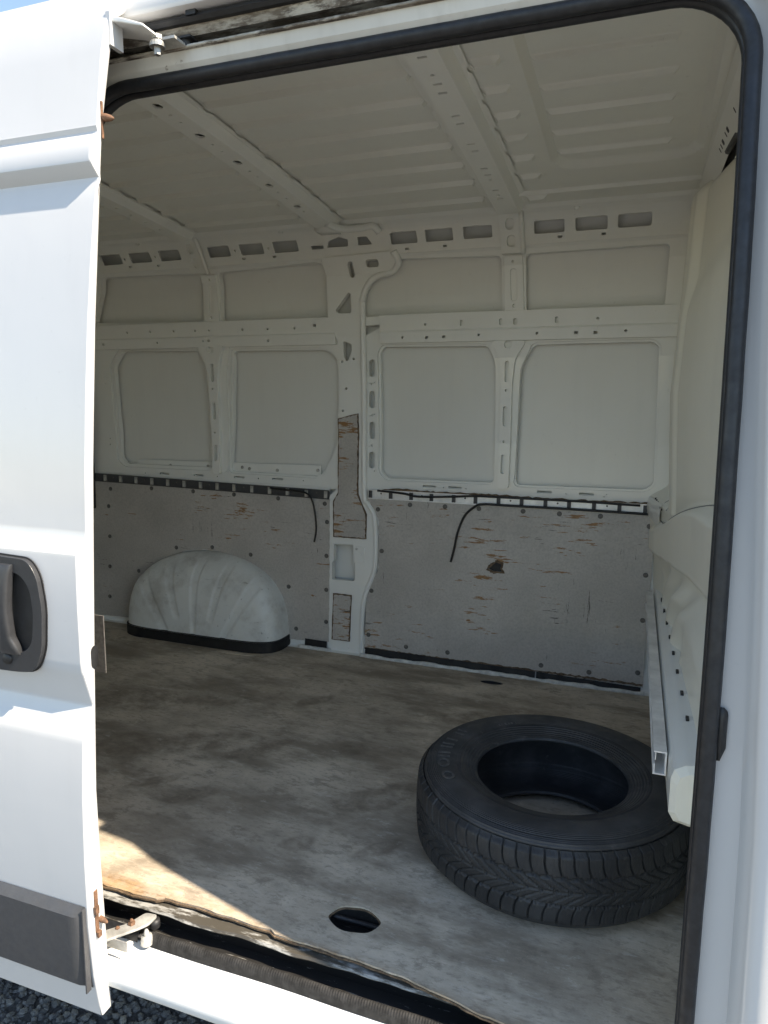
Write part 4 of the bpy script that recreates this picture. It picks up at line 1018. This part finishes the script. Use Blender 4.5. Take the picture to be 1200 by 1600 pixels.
# lower carrier arm reaching into the sill channel
arm = [(-1.075,-.108),(-1.019,-.048),(-1.004,-.006),(-.974,-.002),(-.975,-.034),(-.989,-.055),(-1.040,-.118)]
flat('carrier_arm', rnd(arm, .008, 3), [], 'dullmetal', door, -.006, .005, bevel=.0008)
part('arm_flange', *join(box(-1.045, -.985, -.0935, -.0915, -.034, -.010)), 'dullmetal', door)
V, F = disc((-1.010, -.047, -.006), .0085, .006, 'z', 6, .8); part('arm_bolt', *join((V, F), disc((-1.010, -.047, 0), .0045, .006, 'z', 8)), 'rust', door)
part('arm_bolt', *disc((-1.030, -.069, -.006), .005, .004, 'z', 8), 'rust', door)
part('guide_roller', *join(disc((-.972, -.045, -.045), .013, .020, 'z', 16, .9), disc((-.972, -.045, -.025), .006, .014, 'z', 10)), 'dullmetal', door, smooth=True)
part('guide_roller', *join(disc((-.985, -.0, -.040), .012, .018, 'z', 16, .9)), 'black', door, smooth=True)
# upper carrier arm on the track
up = [(-1.05, 1.893), (-.985, 1.878), (-.935, 1.860), (-.930, 1.853), (-.985, 1.869), (-1.05, 1.884)]
V = [(x, y, z) for y in (.010, .085) for x, z in up]; n = 6
F = [(i, (i + 1) % n, n + (i + 1) % n, n + i) for i in range(n)] + [tuple(range(n)), tuple(range(2 * n - 1, n - 1, -1))]
part('track_arm', V, F, 'sillp', door, bevel=.002)
part('arm_flange', *box(-1.014, -1.004, .004, .040, 1.83, 1.889), 'outer', door)
part('track_roller', *join(disc((-.935, .055, 1.822), .0065, .030, 'z', 6, 1), disc((-.935, .055, 1.836), .015, .010, 'z', 16, .9), disc((-.935, .055, 1.850), .011, .008, 'z', 6, 1), box(-.95, -.895, .055, .105, 1.848, 1.853)), 'dullmetal', door)
part('track_roller', *join(disc((-.900, .100, 1.850), .012, .014, 'z', 16, .9), box(-.915, -.880, .085, .112, 1.862, 1.866)), 'black', door)

# ------------------------------------------------------------------ loose cables on the linings
def cable(pts, off, r, label):
    o = part('cable', *tube(spline([(x, far(z) - off, z) for x, z in pts], 6), r, 8), 'cable', None, smooth=True)
    tag(o, label, 'cable', 'loose cables on the side linings')
cable([(.062,.738),(-.235,.741),(-.495,.741),(-.617,.741),(-.653,.728),(-.696,.686),(-.725,.612),(-.737,.546),(-.752,.48)], .030, .0052, 'black cable hanging over the right grey lining panel')
cable([(-1.099,.775),(-.978,.768),(-.918,.758),(-.802,.762),(-.661,.773),(-.556,.774),(-.237,.774),(.009,.770)], .026, .0048, 'black cable sagging along the top of the right aluminium rail')
cable([(-1.64,.762),(-1.579,.757),(-1.479,.752),(-1.432,.734),(-1.409,.675),(-1.399,.586),(-1.409,.519)], .030, .0045, 'short black cable hanging over the left lining panel beside the pillar')
for pts in ([(-2.36,.72),(-2.37,.70),(-2.385,.665)], [(-2.05,.715),(-2.053,.69),(-2.06,.655)]):
    pass

# ------------------------------------------------------------------ worn winter tyre lying flat on the floor
TX, TY = -.172, .584
tyre = thing('tyre', 'worn black winter tyre without a rim lying flat on the floor', 'tyre', (TX, TY, 0))
RT, H = .353, .222
NS, NWd = 2100, 64
PI2 = 2 * math.pi
def groove(th, wv):
    """groove depth (0..1) of a directional V tread; wv runs -1 (bottom) .. 1 (top)"""
    a = abs(wv); s = 70 * th / PI2
    d = 0.0
    def line(ph, half):
        f_ = abs((ph % 1.0) - .5); return 1 - smooth01(half, half + .035, f_)
    if a < .36:
        ph = s + 1.75 * (a / .36) ** .9
        d = max(d, line(ph, .042 + .02 * a / .36))
        d = max(d, .9 * (1 - smooth01(.010, .030, a)))
    else:
        ph = s + 1.75 + .75 * (a - .36) + .10 * math.sin((a - .36) * 7)
        d = max(d, line(ph, .038))
    zig = .36 + .05 * ((s % 1.0) - .5)
    d = max(d, 1 - smooth01(.014, .034, abs(a - zig)))
    return d
def tread(u, v):
    th = PI2 * u; wv = 2 * v - 1
    z = H / 2 + wv * .0885
    crown = .0065 * abs(wv) ** 2.2 + (.010 * smooth01(.86, 1.0, abs(wv)))
    r = RT - crown - .0080 * groove(th, wv) * (1 - .5 * smooth01(.9, 1, abs(wv)))
    return (r * math.cos(th), r * math.sin(th), z)
V, F = grid(tread, NS, NWd, True)
def child(o, root):
    o.parent = root; o.matrix_parent_inverse = Matrix(); return o
child(part('tread', V, F, 'tread', None, smooth=True, fix=False), tyre)
half = [(.3335, .0885), (.3315, .0935), (.3290, .0975), (.3275, .1002), (.3260, .0990), (.3240, .1018), (.3222, .1008), (.316, .1055), (.306, .1092), (.292, .1112), (.276, .1112), (.262, .1095), (.250, .1068), (.246, .1052), (.2435, .1074), (.2400, .1040), (.232, .1018), (.222, .0965), (.212, .0925), (.2045, .0905), (.199, .0893), (.1945, .0870), (.1925, .083), (.194, .079), (.200, .076), (.215, .0805), (.245, .088), (.275, .089), (.300, .084), (.318, .072), (.326, .055), (.328, .02), (.328, 0)]
def wall(sg):
    def f_(u, v):
        t_ = v * (len(half) - 1); i = min(len(half) - 2, int(t_)); q = t_ - i
        r = half[i][0] + (half[i+1][0] - half[i][0]) * q; z = half[i][1] + (half[i+1][1] - half[i][1]) * q
        th = PI2 * u
        return (r * math.cos(th), r * math.sin(th), H / 2 + sg * z)
    V, F = grid(f_, 160, len(half) - 1, True)
    return child(part('sidewall', V, F, 'side', None, smooth=True, fix=False), tyre)
top = wall(1); bot = wall(-1)
# worn raised marks and rubs moulded into the upper sidewall
def mark(th0, th1, r0, r1, h=.0024, n=8):
    V = []
    for zz in (0, 1):
        for i in range(n + 1):
            th = th0 + (th1 - th0) * i / n
            for r in (r0, r1): V.append((r * math.cos(th), r * math.sin(th), H / 2 + lerp_tab(r, [.243, .25, .262, .276, .292, .306, .316], [.105, .1068, .1095, .1112, .1112, .1092, .1055]) + (h if zz else -.002)))
    m_ = 2 * (n + 1); F = []
    for i in range(n):
        F += [(m_ + 2*i, m_ + 2*i+1, m_ + 2*i+3, m_ + 2*i+2), (2*i, 2*i+2, m_ + 2*i+2, m_ + 2*i), (2*i+1, m_ + 2*i+1, m_ + 2*i+3, 2*i+3)]
    F += [(0, m_, m_ + 1, 1), (2*n, 2*n+1, m_ + 2*n+1, m_ + 2*n)]
    return V, F
def ring_mark(th, r, dth, dr, w_):
    # hollow letter-like oval
    V, F = [], []
    N = 20
    for zz in (0, 1):
        for k_ in (1.0, 1 - w_):
            for i in range(N):
                a = PI2 * i / N; rr = r + dr * k_ * math.cos(a); tt = th + dth * k_ * math.sin(a)
                V.append((rr * math.cos(tt), rr * math.sin(tt), H / 2 + lerp_tab(rr, [.243, .25, .262, .276, .292, .306, .316], [.105, .1068, .1095, .1112, .1112, .1092, .1055]) + (.0024 if zz else -.002)))
    for i in range(N):
        j = (i + 1) % N
        F += [(2*N + i, 2*N + j, 3*N + j, 3*N + i), (i, j, 2*N + j, 2*N + i), (N + i, 3*N + i, 3*N + j, N + j)]
    return V, F
A = R_
ms = [ring_mark(A(212), .283, A(4.2), .016, .35), ring_mark(A(199), .283, A(4.6), .016, .35), mark(A(187), A(188.6), .267, .299), mark(A(191), A(192.6), .267, .299), mark(A(180), A(181.6), .267, .299), mark(A(176.5), A(178), .267, .299), mark(A(171), A(172.5), .267, .299), mark(A(162), A(163.5), .267, .299), mark(A(158), A(159.4), .270, .299)]
for m_ in ms: child(part('raised_mark', *m_, 'mark', None), top)
ms = [mark(A(a), A(a + 1.1), .252, .259, .0008, 2) for a in (118, 120, 123, 125, 127.5, 130, 132)]
for m_ in ms: child(part('raised_mark', *m_, 'mark', None), top)

# ------------------------------------------------------------------ asphalt stones under the sill
import array
ico = bmesh.new(); bmesh.ops.create_icosphere(ico, subdivisions=1, radius=1.0)
IV = [v.co.copy() for v in ico.verts]; IF = [[v.index for v in f_.verts] for f_ in ico.faces]; ico.free()
rng = random.Random(3)
V, F = [], []
def stones(x0, x1, y0, y1, n, r0, r1):
    for _ in range(n):
        x, y = rng.uniform(x0, x1), rng.uniform(y0, y1); r = rng.uniform(r0, r1)
        sx2, sy2, sz2 = r * rng.uniform(.8, 1.35), r * rng.uniform(.8, 1.2), r * rng.uniform(.55, .9); a = rng.uniform(0, 6.28); ca, sa = math.cos(a), math.sin(a)
        n0 = len(V); z = -.552 + rng.uniform(-.3, .35) * r
        for v in IV:
            k_ = 1 + rng.uniform(-.22, .22); px, py, pz = v.x * sx2 * k_, v.y * sy2 * k_, v.z * sz2 * k_
            V.append((x + px * ca - py * sa, y + px * sa + py * ca, z + pz))
        F.extend([[i + n0 for i in f_] for f_ in IF])
stones(-2.2, -.55, -.25, .65, 7500, .0065, .0130)
stones(-2.6, 1.2, -1.6, -.25, 7000, .0065, .012)
o = part('asphalt_stones', V, F, 'stone', None, fix=False)
tag(o, 'coarse dark stones bedded in the asphalt below the van', 'gravel', kind='stuff')
bpy.context.view_layer.update()
